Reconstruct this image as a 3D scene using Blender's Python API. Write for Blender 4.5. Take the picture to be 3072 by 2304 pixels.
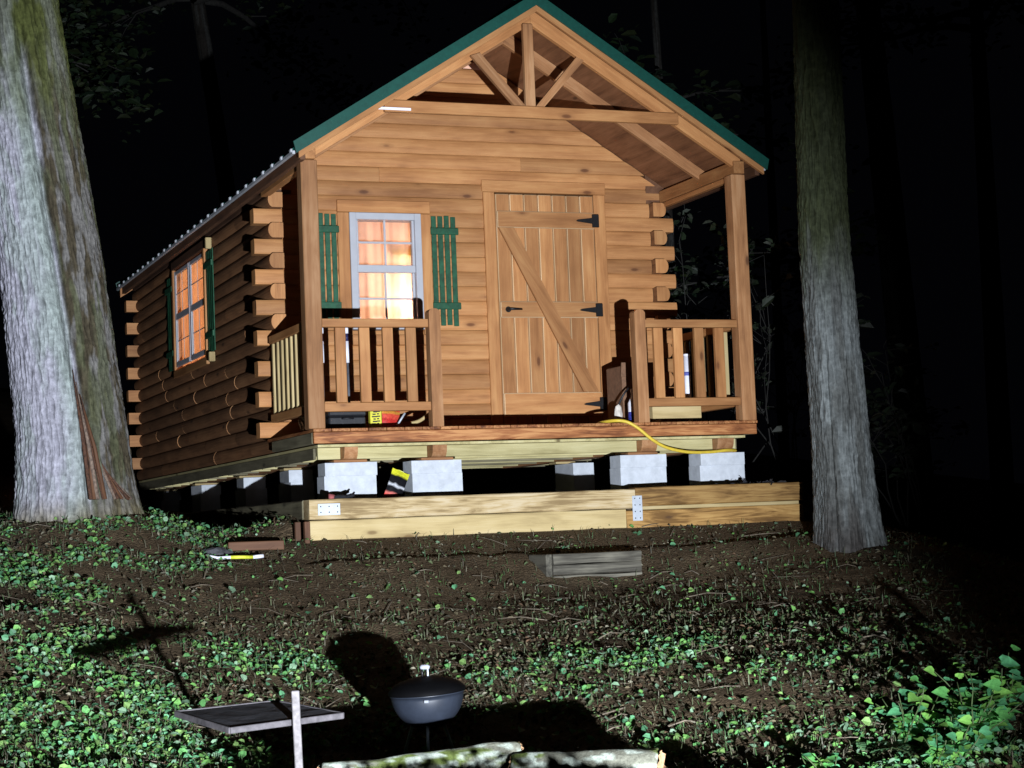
import bpy, bmesh, math, random
import numpy as np
from mathutils import Vector, Matrix

random.seed(7)
rng = np.random.default_rng(11)
for o in list(bpy.data.objects):
    bpy.data.objects.remove(o)
scene = bpy.context.scene
COL = scene.collection

# ------------------------------------------------------------------ camera
cam_d = bpy.data.cameras.new('camera')
cam = bpy.data.objects.new('camera', cam_d)
COL.objects.link(cam)
scene.camera = cam
CP = Vector((-3.5419, -12.9615, -0.7456))
YAW, PITCH, ROLL = math.radians(21.492), math.radians(4.311), math.radians(-2.318)
fw = Vector((math.sin(YAW)*math.cos(PITCH), math.cos(YAW)*math.cos(PITCH), math.sin(PITCH)))
rt = Vector((math.cos(YAW), -math.sin(YAW), 0))
up = rt.cross(fw)
R2 = rt*math.cos(ROLL) + up*math.sin(ROLL)
U2 = -rt*math.sin(ROLL) + up*math.cos(ROLL)
m3 = Matrix((R2, U2, -fw)).transposed()
cam.matrix_world = Matrix.Translation(CP) @ m3.to_4x4()
cam_d.sensor_width = 36
cam_d.lens = 36*5642.76/3072
cam_d.clip_end = 400
FH = Vector((math.sin(YAW), math.cos(YAW), 0))
RH = rt.copy()

# ------------------------------------------------------------------ night sky
world = bpy.data.worlds.new('World')
scene.world = world
world.use_nodes = True
wn = world.node_tree.nodes
wn['Background'].inputs[0].default_value = (0.30, 0.32, 0.5, 1)
wn['Background'].inputs[1].default_value = 0.0022

# ------------------------------------------------------------------ flood lamp beside the photographer
sp = bpy.data.lights.new('flood_lamp_light', 'SPOT')
sp.energy = 14500
sp.color = (0.84, 0.90, 1.0)
sp.spot_size = math.radians(38.5)
sp.spot_blend = 0.7
sp.shadow_soft_size = 0.035
spo = bpy.data.objects.new('flood_lamp_light', sp)
COL.objects.link(spo)
spo.location = (-2.2, -13.3, -1.65)
la, le = YAW - math.radians(11.5), math.radians(7.0)
ld = Vector((math.sin(la)*math.cos(le), math.cos(la)*math.cos(le), math.sin(le)))
spo.rotation_euler = ld.to_track_quat('-Z', 'Y').to_euler()

vs = scene.view_settings
vs.view_transform = 'Standard'
vs.look = 'None'
vs.exposure = 0
vs.gamma = 1
scene.cycles.max_bounces = 6
scene.cycles.use_denoising = True

# ------------------------------------------------------------------ numeric noise
def _h(i, j, k, s):
    n = (i*374761393 + j*668265263 + k*2147483647 + s*974711) & 0xFFFFFFFF
    n = ((n ^ (n >> 13))*1274126177) & 0xFFFFFFFF
    n = ((n ^ (n >> 16))*2246822519) & 0xFFFFFFFF
    return ((n ^ (n >> 15)) & 0xFFFFFF)/float(0xFFFFFF)

def vnoise(x, y, z=0.0, s=0):
    x, y, z = np.broadcast_arrays(np.asarray(x, float), np.asarray(y, float), np.asarray(z, float))
    i, j, k = np.floor(x).astype(np.int64), np.floor(y).astype(np.int64), np.floor(z).astype(np.int64)
    fx, fy, fz = x-i, y-j, z-k
    fx, fy, fz = (t*t*(3-2*t) for t in (fx, fy, fz))
    r = 0
    for a in (0, 1):
        for b in (0, 1):
            for c in (0, 1):
                w = (fx if a else 1-fx)*(fy if b else 1-fy)*(fz if c else 1-fz)
                r = r + w*_h(i+a, j+b, k+c, s)
    return r

def fbm(x, y, z=0.0, s=0, o=4):
    r, a, t = 0, 1.0, 0
    for q in range(o):
        r = r + a*vnoise(np.asarray(x)*2**q, np.asarray(y)*2**q, np.asarray(z)*2**q, s+q)
        t += a
        a *= .5
    return r/t

def sstep(a, b, x):
    t = np.clip((np.asarray(x, float)-a)/(b-a), 0, 1)
    return t*t*(3-2*t)

# ------------------------------------------------------------------ materials
MATS = {}
def new_mat(name):
    m = bpy.data.materials.new(name)
    m.use_nodes = True
    nt = m.node_tree
    b = nt.nodes['Principled BSDF']
    return m, nt, b

def N(nt, t, **kw):
    n = nt.nodes.new(t)
    for k, v in kw.items():
        if k in n.inputs.keys():
            n.inputs[k].default_value = v
        else:
            setattr(n, k, v)
    return n

def ramp(nt, stops):
    r = nt.nodes.new('ShaderNodeValToRGB')
    el = r.color_ramp.elements
    while len(el) < len(stops):
        el.new(.5)
    for e, (p, c) in zip(el, stops):
        e.position = p
        e.color = (*c, 1) if len(c) == 3 else c
    return r

def wood(kind, axis):
    key = (kind, axis)
    if key in MATS:
        return MATS[key]
    pal = {
        'stain':   ((.28, .118, .040), (.39, .178, .064), (.48, .24, .092), (.12, .042, .014), .6),
        'weathered': ((.12, .052, .020), (.20, .09, .036), (.26, .125, .053), (.045, .018, .007), .75),  # stain with the shade of the side walls put into its colour
        'trim':    ((.27, .113, .037), (.375, .168, .059), (.465, .232, .087), (.12, .042, .014), .6),
        'post':    ((.18, .078, .030), (.30, .140, .056), (.40, .215, .102), (.08, .033, .014), .7),
        'rim':     ((.13, .042, .013), (.27, .10, .033), (.42, .20, .075), (.07, .022, .008), .6),
        'treated': ((.26, .22, .095), (.40, .35, .17), (.48, .43, .23), (.12, .09, .04), .75),
        'greyjoist': ((.10, .085, .05), (.17, .15, .09), (.24, .21, .13), (.06, .05, .03), .8),
        'timber':  ((.20, .135, .06), (.38, .28, .14), (.46, .37, .23), (.10, .055, .02), .75),
        'pale':    ((.30, .22, .10), (.42, .32, .15), (.48, .38, .2), (.16, .10, .04), .75),
        'gold':    ((.14, .07, .018), (.30, .165, .05), (.40, .24, .08), (.06, .028, .01), .7),
        'grey':    ((.03, .027, .021), (.075, .069, .054), (.14, .13, .10), (.025, .022, .018), .9),
        'plywood': ((.12, .048, .020), (.20, .085, .036), (.27, .12, .055), (.07, .03, .012), .7),
        'edge':    ((.46, .30, .15), (.56, .38, .21), (.62, .44, .26), (.30, .16, .07), .6),
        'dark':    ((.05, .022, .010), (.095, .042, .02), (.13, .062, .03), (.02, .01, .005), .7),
    }[kind]
    m, nt, b = new_mat('wood_%s_%s' % (kind, axis))
    L = nt.links.new
    tc = N(nt, 'ShaderNodeTexCoord')
    oi = N(nt, 'ShaderNodeObjectInfo')
    off = N(nt, 'ShaderNodeVectorMath', operation='SCALE')
    off.inputs[0].default_value = (37.1, 91.7, 53.3)
    L(oi.outputs['Random'], off.inputs['Scale'])
    add = N(nt, 'ShaderNodeVectorMath', operation='ADD')
    L(tc.outputs['Object'], add.inputs[0])
    L(off.outputs[0], add.inputs[1])
    def mapped(lo, hi):
        mp = N(nt, 'ShaderNodeMapping')
        mp.inputs['Scale'].default_value = [lo if a == axis else hi for a in 'xyz']
        L(add.outputs[0], mp.inputs['Vector'])
        return mp
    g1 = N(nt, 'ShaderNodeTexNoise', Scale=1.0, Detail=5.0, Roughness=.62, Distortion=2.6 if kind in ('timber', 'gold', 'rim') else .7)
    L((mapped(1.6, 20) if kind in ('timber', 'gold', 'rim', 'grey') else mapped(1.3, 16)).outputs[0], g1.inputs['Vector'])
    g2 = N(nt, 'ShaderNodeTexNoise', Scale=1.0, Detail=4.0, Roughness=.65, Distortion=.2)
    L(mapped(5, 110).outputs[0], g2.inputs['Vector'])
    g3 = N(nt, 'ShaderNodeTexNoise', Scale=1.0, Detail=3.0)
    L(mapped(2.6, 5.0).outputs[0], g3.inputs['Vector'])
    mx = N(nt, 'ShaderNodeMath', operation='MULTIPLY_ADD')
    L(g2.outputs['Fac'], mx.inputs[0]); mx.inputs[1].default_value = .45
    L(g1.outputs['Fac'], mx.inputs[2])
    mx2 = N(nt, 'ShaderNodeMath', operation='MULTIPLY_ADD')
    L(g3.outputs['Fac'], mx2.inputs[0]); mx2.inputs[1].default_value = .75
    L(mx.outputs[0], mx2.inputs[2])
    mr = N(nt, 'ShaderNodeMapRange')
    mr.inputs['From Min'].default_value = .84
    mr.inputs['From Max'].default_value = 1.36
    if kind in ('timber', 'gold', 'rim', 'grey'):
        mr.inputs['From Min'].default_value, mr.inputs['From Max'].default_value = .92, 1.27
    L(mx2.outputs[0], mr.inputs['Value'])
    cr = ramp(nt, [(0, pal[0]), (.5, pal[1]), (1, pal[2])])
    L(mr.outputs[0], cr.inputs[0])
    # knots
    vo = N(nt, 'ShaderNodeTexVoronoi', Scale=1.0, Randomness=1.0)
    L(mapped(2.3, 6.0).outputs[0], vo.inputs['Vector'])
    kr = ramp(nt, [(0, (1, 1, 1)), (.07, (.85, .85, .85)), (.11, (.25, .25, .25)), (.2, (0, 0, 0))])
    L(vo.outputs['Distance'], kr.inputs[0])
    kb = N(nt, 'ShaderNodeSeparateColor')
    L(vo.outputs['Color'], kb.inputs[0])
    kg = N(nt, 'ShaderNodeMath', operation='GREATER_THAN')
    L(kb.outputs[0], kg.inputs[0]); kg.inputs[1].default_value = .25
    km = N(nt, 'ShaderNodeMath', operation='MULTIPLY')
    L(kr.outputs[0], km.inputs[0]); L(kg.outputs[0], km.inputs[1])
    mix = N(nt, 'ShaderNodeMix', data_type='RGBA')
    L(km.outputs[0], mix.inputs['Factor'])
    L(cr.outputs[0], mix.inputs[6]); mix.inputs[7].default_value = (*pal[3], 1)
    hsv = N(nt, 'ShaderNodeHueSaturation')
    vr = N(nt, 'ShaderNodeMapRange')
    vr.inputs['To Min'].default_value = .76
    vr.inputs['To Max'].default_value = 1.18
    L(oi.outputs['Random'], vr.inputs['Value'])
    L(vr.outputs[0], hsv.inputs['Value'])
    L(mix.outputs[2], hsv.inputs['Color'])
    L(hsv.outputs[0], b.inputs['Base Color'])
    b.inputs['Roughness'].default_value = pal[4]
    b.inputs['Specular IOR Level'].default_value = .3
    bp = N(nt, 'ShaderNodeBump', Strength=.35, Distance=.004)
    L(mx.outputs[0], bp.inputs['Height'])
    L(bp.outputs[0], b.inputs['Normal'])
    MATS[key] = m
    return m

def plain(name, col, rough=.6, metal=0, var=.12, scale=25, bump=.1, spec=.4, bdist=.004):
    if name in MATS:
        return MATS[name]
    m, nt, b = new_mat(name)
    L = nt.links.new
    tc = N(nt, 'ShaderNodeTexCoord')
    oi = N(nt, 'ShaderNodeObjectInfo')
    off = N(nt, 'ShaderNodeVectorMath', operation='SCALE')
    off.inputs[0].default_value = (17.1, 61.7, 33.3)
    L(oi.outputs['Random'], off.inputs['Scale'])
    add = N(nt, 'ShaderNodeVectorMath', operation='ADD')
    L(tc.outputs['Object'], add.inputs[0]); L(off.outputs[0], add.inputs[1])
    g = N(nt, 'ShaderNodeTexNoise', Scale=scale, Detail=5.0, Roughness=.65)
    L(add.outputs[0], g.inputs['Vector'])
    lo = tuple(c*(1-var*2) for c in col)
    hi = tuple(min(1, c*(1+var*2)) for c in col)
    cr = ramp(nt, [(.3, lo), (.7, hi)])
    L(g.outputs['Fac'], cr.inputs[0])
    L(cr.outputs[0], b.inputs['Base Color'])
    b.inputs['Roughness'].default_value = rough
    b.inputs['Metallic'].default_value = metal
    b.inputs['Specular IOR Level'].default_value = spec
    if bump:
        bp = N(nt, 'ShaderNodeBump', Strength=bump*3, Distance=bdist)
        L(g.outputs['Fac'], bp.inputs['Height'])
        L(bp.outputs[0], b.inputs['Normal'])
    MATS[name] = m
    return m

def attr_mat(name, rough=.75, spec=.25, bump=0, bscale=60, trans=0, mul=None):
    """colour comes from the per-vertex tint of the thing itself (leaf kind, moss, bark)"""
    if name in MATS:
        return MATS[name]
    m, nt, b = new_mat(name)
    L = nt.links.new
    a = N(nt, 'ShaderNodeAttribute', attribute_name='tint')
    tc = N(nt, 'ShaderNodeTexCoord')
    g = N(nt, 'ShaderNodeTexNoise', Scale=bscale, Detail=6.0, Roughness=.7)
    L(tc.outputs['Object'], g.inputs['Vector'])
    mr = N(nt, 'ShaderNodeMapRange')
    mr.inputs['From Min'].default_value = .3; mr.inputs['From Max'].default_value = .7
    mr.inputs['To Min'].default_value = .55; mr.inputs['To Max'].default_value = 1.35
    L(g.outputs['Fac'], mr.inputs['Value'])
    mm = N(nt, 'ShaderNodeMix', data_type='RGBA', blend_type='MULTIPLY')
    mm.inputs['Factor'].default_value = 1
    L(a.outputs['Color'], mm.inputs[6]); L(mr.outputs[0], mm.inputs[7])
    L(mm.outputs[2], b.inputs['Base Color'])
    b.inputs['Roughness'].default_value = rough
    b.inputs['Specular IOR Level'].default_value = spec
    if bump:
        bp = N(nt, 'ShaderNodeBump', Strength=.8, Distance=bump)
        L(g.outputs['Fac'], bp.inputs['Height'])
        L(bp.outputs[0], b.inputs['Normal'])
    if trans:
        tr = N(nt, 'ShaderNodeBsdfTranslucent')
        L(mm.outputs[2], tr.inputs['Color'])
        ms = N(nt, 'ShaderNodeMixShader')
        ms.inputs[0].default_value = trans
        L(b.outputs[0], ms.inputs[1]); L(tr.outputs[0], ms.inputs[2])
        L(ms.outputs[0], nt.nodes['Material Output'].inputs['Surface'])
    MATS[name] = m
    return m

def glass_mat():
    m, nt, b = new_mat('window_glass')
    L = nt.links.new
    t = N(nt, 'ShaderNodeBsdfTransparent')
    g = N(nt, 'ShaderNodeBsdfGlossy', Roughness=.02)
    ms = N(nt, 'ShaderNodeMixShader')
    ms.inputs[0].default_value = .06
    L(t.outputs[0], ms.inputs[1]); L(g.outputs[0], ms.inputs[2])
    L(ms.outputs[0], nt.nodes['Material Output'].inputs['Surface'])
    return m
GLASS = glass_mat()

def emit_mat(name, col, s):
    m, nt, b = new_mat(name)
    b.inputs['Base Color'].default_value = (*col, 1)
    b.inputs['Emission Color'].default_value = (*col, 1)
    b.inputs['Emission Strength'].default_value = s
    return m

GREEN = plain('green_shutter_paint', (.010, .070, .032), .55, var=.22, scale=18, bump=.12)
ROOFG = plain('green_roof_metal', (.003, .055, .040), .45, var=.08, scale=30, bump=.03, spec=.5)
ROOFW = plain('pale_roof_metal', (.40, .42, .45), .4, var=.06, scale=30, bump=.02)
WHITE = plain('white_vinyl', (.40, .41, .44), .45, var=.03, scale=10, bump=0)
IRON = plain('black_iron', (.006, .006, .007), .45, var=.2, bump=.05)
CONC = plain('concrete_block', (.48, .51, .55), .9, var=.07, scale=14, bump=.12, spec=.15, bdist=.004)
STEEL = plain('galvanised_plate', (.48, .52, .57), .5, metal=.25, var=.05, scale=20, bump=.03)
PINE = plain('interior_pine', (.70, .40, .27), .6, var=.16, scale=5, bump=0)
BLACKP = plain('black_plastic', (.012, .013, .016), .5, var=.1)
WHITEP = plain('white_plastic', (.75, .75, .82), .45, var=.04)
CARD = plain('brown_cardboard', (.17, .09, .05), .85, var=.15)

# ------------------------------------------------------------------ object helpers
def link(o, parent=None):
    COL.objects.link(o)
    if parent is not None:
        o.parent = parent
        wl = parent.get('_w')
        o.matrix_parent_inverse = Matrix.Translation(-Vector(wl)) if wl is not None else Matrix()
    return o

def empty(name, loc, label, cat, group=None):
    o = bpy.data.objects.new(name, None)
    o.empty_display_size = .2
    o.location = loc
    COL.objects.link(o)
    o['_w'] = tuple(loc)
    o['label'] = label
    o['category'] = cat
    if group:
        o['group'] = group
    return o

def tag(o, label, cat, group=None, kind=None):
    if kind:
        o['kind'] = kind
    else:
        o['label'] = label
        o['category'] = cat
        if group:
            o['group'] = group
    if kind and label:
        o['label'] = label
    return o

def mk(name, V, F, mat, parent=None, loc=(0, 0, 0), rot=None, smooth=False, tint=None):
    """one mesh object; V are local vertices, loc is the world position of its origin"""
    me = bpy.data.meshes.new(name)
    me.from_pydata([tuple(map(float, v)) for v in V], [], [tuple(map(int, f)) for f in F])
    if tint is not None:
        a = me.color_attributes.new('tint', 'FLOAT_COLOR', 'POINT')
        t = np.ones((len(V), 4), np.float32)
        t[:, :3] = tint
        a.data.foreach_set('color', t.ravel())
    for m in (mat if isinstance(mat, (list, tuple)) else [mat]):
        me.materials.append(m)
    if smooth:
        me.polygons.foreach_set('use_smooth', [True]*len(me.polygons))
    me.update()
    return place(me, name, parent, loc, rot)

def place(me, name, parent=None, loc=(0, 0, 0), rot=None):
    o = bpy.data.objects.new(name, me)
    o.location = loc
    if rot is not None:
        o.rotation_euler = rot
    COL.objects.link(o)
    if parent is not None:
        o.parent = parent
        pw = parent.get('_w')
        o.matrix_parent_inverse = Matrix.Translation(-Vector(pw)) if pw is not None else Matrix()
    o['_w'] = tuple(loc)
    return o

def mk_np(name, V, quads, mat, tint=None, smooth=False, parent=None, loc=(0, 0, 0)):
    """fast path for big quad meshes"""
    V = np.asarray(V, np.float32); quads = np.asarray(quads, np.int32)
    k = quads.shape[1]
    me = bpy.data.meshes.new(name)
    me.vertices.add(len(V)); me.vertices.foreach_set('co', V.ravel())
    me.loops.add(quads.size); me.loops.foreach_set('vertex_index', quads.ravel())
    me.polygons.add(len(quads))
    me.polygons.foreach_set('loop_start', np.arange(0, quads.size, k, dtype=np.int32))
    me.polygons.foreach_set('loop_total', np.full(len(quads), k, np.int32))
    me.polygons.foreach_set('use_smooth', np.full(len(quads), smooth))
    me.update(calc_edges=True)
    if tint is not None:
        a = me.color_attributes.new('tint', 'FLOAT_COLOR', 'POINT')
        t = np.ones((len(V), 4), np.float32); t[:, :3] = tint
        a.data.foreach_set('color', t.ravel())
    me.materials.append(mat)
    return place(me, name, parent, loc)

def box_vf(sx, sy, sz, bev=.004):
    bm = bmesh.new()
    bmesh.ops.create_cube(bm, size=1)
    for v in bm.verts:
        v.co = Vector((v.co.x*sx, v.co.y*sy, v.co.z*sz))
    if bev:
        bmesh.ops.bevel(bm, geom=bm.edges[:], offset=min(bev, .3*min(sx, sy, sz)), segments=1, affect='EDGES')
    bm.verts.index_update()
    V = [v.co.copy() for v in bm.verts]
    F = [[v.index for v in f.verts] for f in bm.faces]
    bm.free()
    return V, F

def box(name, x0, x1, y0, y1, z0, z1, mat, parent=None, bev=.004, rot=None, edge=None):
    """mat may be a wood kind: grain then follows the longest side"""
    s = (x1-x0, y1-y0, z1-z0)
    if isinstance(mat, str):
        mat = wood(mat, 'xyz'[int(np.argmax(s))])
    V, F = box_vf(*s, bev)
    o = mk(name, V, F, [mat, edge] if edge else mat, parent, ((x0+x1)/2, (y0+y1)/2, (z0+z1)/2), rot)
    if edge:                                 # worn, paler arrises
        for p in o.data.polygons:
            if max(abs(c) for c in p.normal) < .99:
                p.material_index = 1
    return o

def rough_box(name, x0, x1, y0, y1, z0, z1, mat, parent=None, amp=.004, seed=0):
    """sawn beam with wandering edges, subdivided along its length"""
    s_ = (x1-x0, y1-y0, z1-z0)
    ax = int(np.argmax(s_))
    if isinstance(mat, str):
        mat = wood(mat, 'xyz'[ax])
    o_ = [i for i in range(3) if i != ax]
    n = max(4, int(s_[ax]/.09))
    b = .007
    h1, h2 = s_[o_[0]]/2, s_[o_[1]]/2
    ring = [(-h1+b, -h2), (h1-b, -h2), (h1, -h2+b), (h1, h2-b), (h1-b, h2), (-h1+b, h2), (-h1, h2-b), (-h1, -h2+b)]
    V, F = [], []
    for i in range(n+1):
        t = -s_[ax]/2+s_[ax]*i/n
        for k, (a_, c_) in enumerate(ring):
            na = (float(fbm(i*.35+seed, k//2*3.7, 0, seed, 2))-.5)*2*amp
            nc = (float(fbm(i*.35+seed+50, k//2*3.7, 0, seed+1, 2))-.5)*2*amp
            v = [0, 0, 0]
            v[ax] = t+(rr_beam.uniform(-.004, .004) if i in (0, n) else 0); v[o_[0]] = a_+na; v[o_[1]] = c_+nc
            V.append(v)
    for i in range(n):
        for k in range(8):
            F.append((i*8+k, i*8+(k+1) % 8, (i+1)*8+(k+1) % 8, (i+1)*8+k))
    F += [tuple(range(8))[::-1], tuple(range(n*8, n*8+8))]
    return mk(name, V, F, mat, parent, ((x0+x1)/2, (y0+y1)/2, (z0+z1)/2))
rr_beam = random.Random(19)

def bar(name, p, q, w, t, mat, parent=None, bev=.004, upv=(0, 0, 1)):
    """beam from p to q; w measured across (in the plane of upv), t thickness"""
    p, q = Vector(p), Vector(q)
    d = q-p
    V, F = box_vf(d.length, t, w, bev)
    x = d.normalized(); z = Vector(upv)
    y = z.cross(x).normalized(); z = x.cross(y)
    rot = Matrix((x, y, z)).transposed().to_euler()
    if isinstance(mat, str):
        mat = wood(mat, 'x')
    return mk(name, V, F, mat, parent, (p+q)/2, rot)

def tube_vf(pts, rad, seg=10, cap=True):
    pts = [Vector(p) for p in pts]
    if not hasattr(rad, '__len__'):
        rad = [rad]*len(pts)
    V, F = [], []
    pu = None
    for i, p in enumerate(pts):
        d = (pts[min(i+1, len(pts)-1)]-pts[max(i-1, 0)]).normalized()
        ref = pu if pu is not None else (Vector((0, 0, 1)) if abs(d.z) < .9 else Vector((1, 0, 0)))
        u = (ref-d*ref.dot(d)).normalized()
        pu = u
        w = d.cross(u)
        for k in range(seg):
            a = 2*math.pi*k/seg
            V.append(p+(u*math.cos(a)+w*math.sin(a))*rad[i])
    for i in range(len(pts)-1):
        for k in range(seg):
            F.append((i*seg+k, i*seg+(k+1) % seg, (i+1)*seg+(k+1) % seg, (i+1)*seg+k))
    if cap:
        F.append(tuple(range(seg))[::-1])
        F.append(tuple(range((len(pts)-1)*seg, len(pts)*seg)))
    return V, F

def tube(name, pts, rad, mat, parent=None, seg=10, smooth=True, loc=None):
    V, F = tube_vf(pts, rad, seg)
    c = Vector(loc) if loc is not None else Vector(pts[0])
    return mk(name, [v-c for v in V], F, mat, parent, c, smooth=smooth)

def lathe_vf(prof, seg=32):
    V, F = [], []
    for r, z in prof:
        for k in range(seg):
            a = 2*math.pi*k/seg
            V.append((r*math.cos(a), r*math.sin(a), z))
    for i in range(len(prof)-1):
        for k in range(seg):
            F.append((i*seg+k, i*seg+(k+1) % seg, (i+1)*seg+(k+1) % seg, (i+1)*seg+k))
    return V, F

# ------------------------------------------------------------------ terrain
_pts = []
def _g(lat, d, z):
    p = CP + RH*lat + FH*d
    _pts.append((p.x, p.y, z))
for t in [(0, 0, -2.0), (-2.2, 0, -2.0), (2.8, 0, -2.0), (1.4, 1.2, -1.93), (.7, 3.2, -1.75), (-.3, 3.2, -1.78), (1.4, 3.2, -1.80),
          (.29, 5, -1.655), (-.12, 5, -1.660), (.55, 5, -1.680), (-.5, 5, -1.72), (-1.1, 5, -1.80), (.95, 5, -1.78), (-2.3, 5, -1.86), (2.2, 5, -1.9),  # unseen ground rise, shaped to throw the foreground into shadow
          (-.6, 7.2, -1.735), (.4, 7.2, -1.75), (-.3, 8.3, -1.78), (.5, 8.3, -1.72),
          (-.12, 9.4, -1.569), (.8, 9.3, -1.535), (-.95, 10.9, -1.33), (-.7, 10.0, -1.49), (.08, 11.4, -1.27), (-1.36, 8.85, -1.62), (-1.31, 7.6, -1.70),
          (-1.84, 7.6, -1.637), (-2.35, 8.8, -1.381), (-1.97, 8.8, -1.43), (-2.67, 10, -1.118), (-2.2, 11, -1.12), (-2.02, 10.2, -1.30), (-3.0, 11.7, -.836),
          (-3.54, 12.9, -.564), (-2.49, 13.4, -.62), (-3.1, 13, -.54), (-3.8, 16, -.36), (-5, 20, -.1),
          (-1.86, 12.3, -.915), (-5, 10, -.85), (-5, 6, -1.5), (-6, 14, -.25),
          (.95, 7.6, -1.749), (1.68, 7.3, -1.74), (2.2, 7.6, -1.72), (1.18, 9.2, -1.475), (2.3, 9, -1.55), (2.5, 11.5, -1.297), (2.52, 13.2, -.994), (3.6, 13.2, -1.2), (5, 13, -1.7), (4.5, 16, -1.4),
          (7, 20, -2.2), (3.4, 9, -1.8), (5.5, 9, -2.3), (4, 6, -2.1), (14, 14, -4), (14, 0, -3), (14, 34, -3.5),
          (-14, 0, -1), (-14, 15, .5), (-14, 34, 1.5), (0, 40, .8), (0, -6, -2.1), (-8, -6, -2), (8, -6, -2.4)]:
    _g(*t)
_pts += [(-.45, -.3, -.82), (-.1, -.52, -.80), (1, -.52, -.80), (2.2, -.52, -.81), (3.7, -.52, -.82), (1.6, -1.45, -1.135), (1.6, -1.08, -.97), (.5, -1.3, -1.04),
         (2.6, -1.4, -1.06), (0, 0, -.6), (1.8, .5, -.58), (3.7, .2, -.66), (0, 4, -.5), (1.8, 4, -.5), (3.7, 4, -.58), (0, 8, -.4), (3, 9, -.35),
         (-.6, .6, -.76), (-.35, 1.6, -.74), (-.6, 3, -.66), (-1, 6, -.52), (-1.6, .25, -.49), (0, 15, .2), (8, 15, -.8)]
_P = np.array(_pts)
def _tps_fit(P, lam=.002):
    n = len(P)
    r2 = ((P[:, None, :2]-P[None, :, :2])**2).sum(2)
    K = np.where(r2 > 0, r2*np.log(r2+1e-12)*.5, 0)
    A = np.zeros((n+3, n+3))
    A[:n, :n] = K+lam*np.eye(n)
    A[:n, n] = 1; A[:n, n+1:] = P[:, :2]
    A[n, :n] = 1; A[n+1:, :n] = P[:, :2].T
    return np.linalg.solve(A, np.r_[P[:, 2], 0, 0, 0])
_w = _tps_fit(_P)
def gz(x, y, noise=True):
    x = np.asarray(x, float); y = np.asarray(y, float)
    sh = x.shape
    xf, yf = x.ravel(), y.ravel()
    r2 = (xf[:, None]-_P[None, :, 0])**2+(yf[:, None]-_P[None, :, 1])**2
    z = (np.where(r2 > 0, r2*np.log(r2+1e-12)*.5, 0)@_w[:len(_P)])+_w[-3]+_w[-2]*xf+_w[-1]*yf
    z = np.clip(z, -6, 4)
    if noise:
        dd = (xf-CP.x)*FH.x+(yf-CP.y)*FH.y
        am = .12+.88*sstep(5.6, 7.4, dd)
        z = z+am*(.05*(fbm(xf*1.3, yf*1.3, 0, 3, 3)-.5)+.035*(fbm(xf*7, yf*7, 0, 9, 3)-.5))
    face = (xf > -.3) & (xf < 3.95) & (yf > -.9) & (yf < -.2)      # dug back to the foot of the timbers
    z = np.where(face, np.minimum(z, -.792-.30*np.clip(-.36-yf, 0, 1)+.012*(fbm(xf*5, yf*5, 0, 12, 2)-.5)), z)
    pad = -.535+.006*np.clip(yf, 0, 8)+.012*(fbm(xf*6, yf*6, 0, 5, 2)-.5)
    m = sstep(-.33, -.25, yf)*sstep(-.11, -.05, xf)*(1-sstep(3.65, 4.4, xf))*(1-sstep(7.3, 9, yf))
    z = z*(1-m)+pad*m
    return z.reshape(sh)
def G(x, y):
    return float(gz(np.array([x]), np.array([y]))[0])

def axis(segs):
    out = [segs[0][0]]
    for a, b, st in segs:
        n = max(1, int(round((b-a)/st)))
        out += list(np.linspace(a, b, n+1)[1:])
    return np.array(out)
gx = axis([(-70, -10, 5), (-10, -4, .4), (-4, 5, .045), (5, 12, .4), (12, 80, 5)])
gy = axis([(-40, -16, 4), (-16, -8.5, .3), (-8.5, .6, .045), (.6, 9, .2), (9, 20, .8), (20, 90, 5)])
GX, GY = np.meshgrid(gx, gy)
GZ = np.concatenate([gz(GX[i:i+40], GY[i:i+40]) for i in range(0, len(gy), 40)])
nx, ny = len(gx), len(gy)
idx = np.arange(nx*ny).reshape(ny, nx)
quads = np.stack([idx[:-1, :-1], idx[:-1, 1:], idx[1:, 1:], idx[1:, :-1]], -1).reshape(-1, 4)
def ground_mat():
    m, nt, b = new_mat('dirt_ground')
    L = nt.links.new
    tc = N(nt, 'ShaderNodeTexCoord')
    n1 = N(nt, 'ShaderNodeTexNoise', Scale=1.4, Detail=5.0, Roughness=.6)
    n2 = N(nt, 'ShaderNodeTexNoise', Scale=38.0, Detail=6.0, Roughness=.7)
    n3 = N(nt, 'ShaderNodeTexVoronoi', Scale=55.0)
    for n in (n1, n2, n3):
        L(tc.outputs['Object'], n.inputs['Vector'])
    c1 = ramp(nt, [(.35, (.085, .060, .036)), (.65, (.155, .115, .07))])
    c2 = ramp(nt, [(.25, (.35, .35, .35)), (.75, (1.35, 1.3, 1.25))])
    L(n1.outputs['Fac'], c1.inputs[0]); L(n2.outputs['Fac'], c2.inputs[0])
    mm = N(nt, 'ShaderNodeMix', data_type='RGBA', blend_type='MULTIPLY')
    mm.inputs['Factor'].default_value = 1
    L(c1.outputs[0], mm.inputs[6]); L(c2.outputs[0], mm.inputs[7])
    L(mm.outputs[2], b.inputs['Base Color'])
    b.inputs['Roughness'].default_value = .95
    b.inputs['Specular IOR Level'].default_value = .1
    ad = N(nt, 'ShaderNodeMath', operation='MULTIPLY_ADD')
    L(n3.outputs['Distance'], ad.inputs[0]); ad.inputs[1].default_value = .6
    L(n2.outputs['Fac'], ad.inputs[2])
    bp = N(nt, 'ShaderNodeBump', Strength=1.0, Distance=.02)
    L(ad.outputs[0], bp.inputs['Height']); L(bp.outputs[0], b.inputs['Normal'])
    return m
ground = mk_np('ground', np.stack([GX.ravel(), GY.ravel(), GZ.ravel()], 1), quads, ground_mat(), smooth=True)
ground['kind'] = 'structure'

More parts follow.
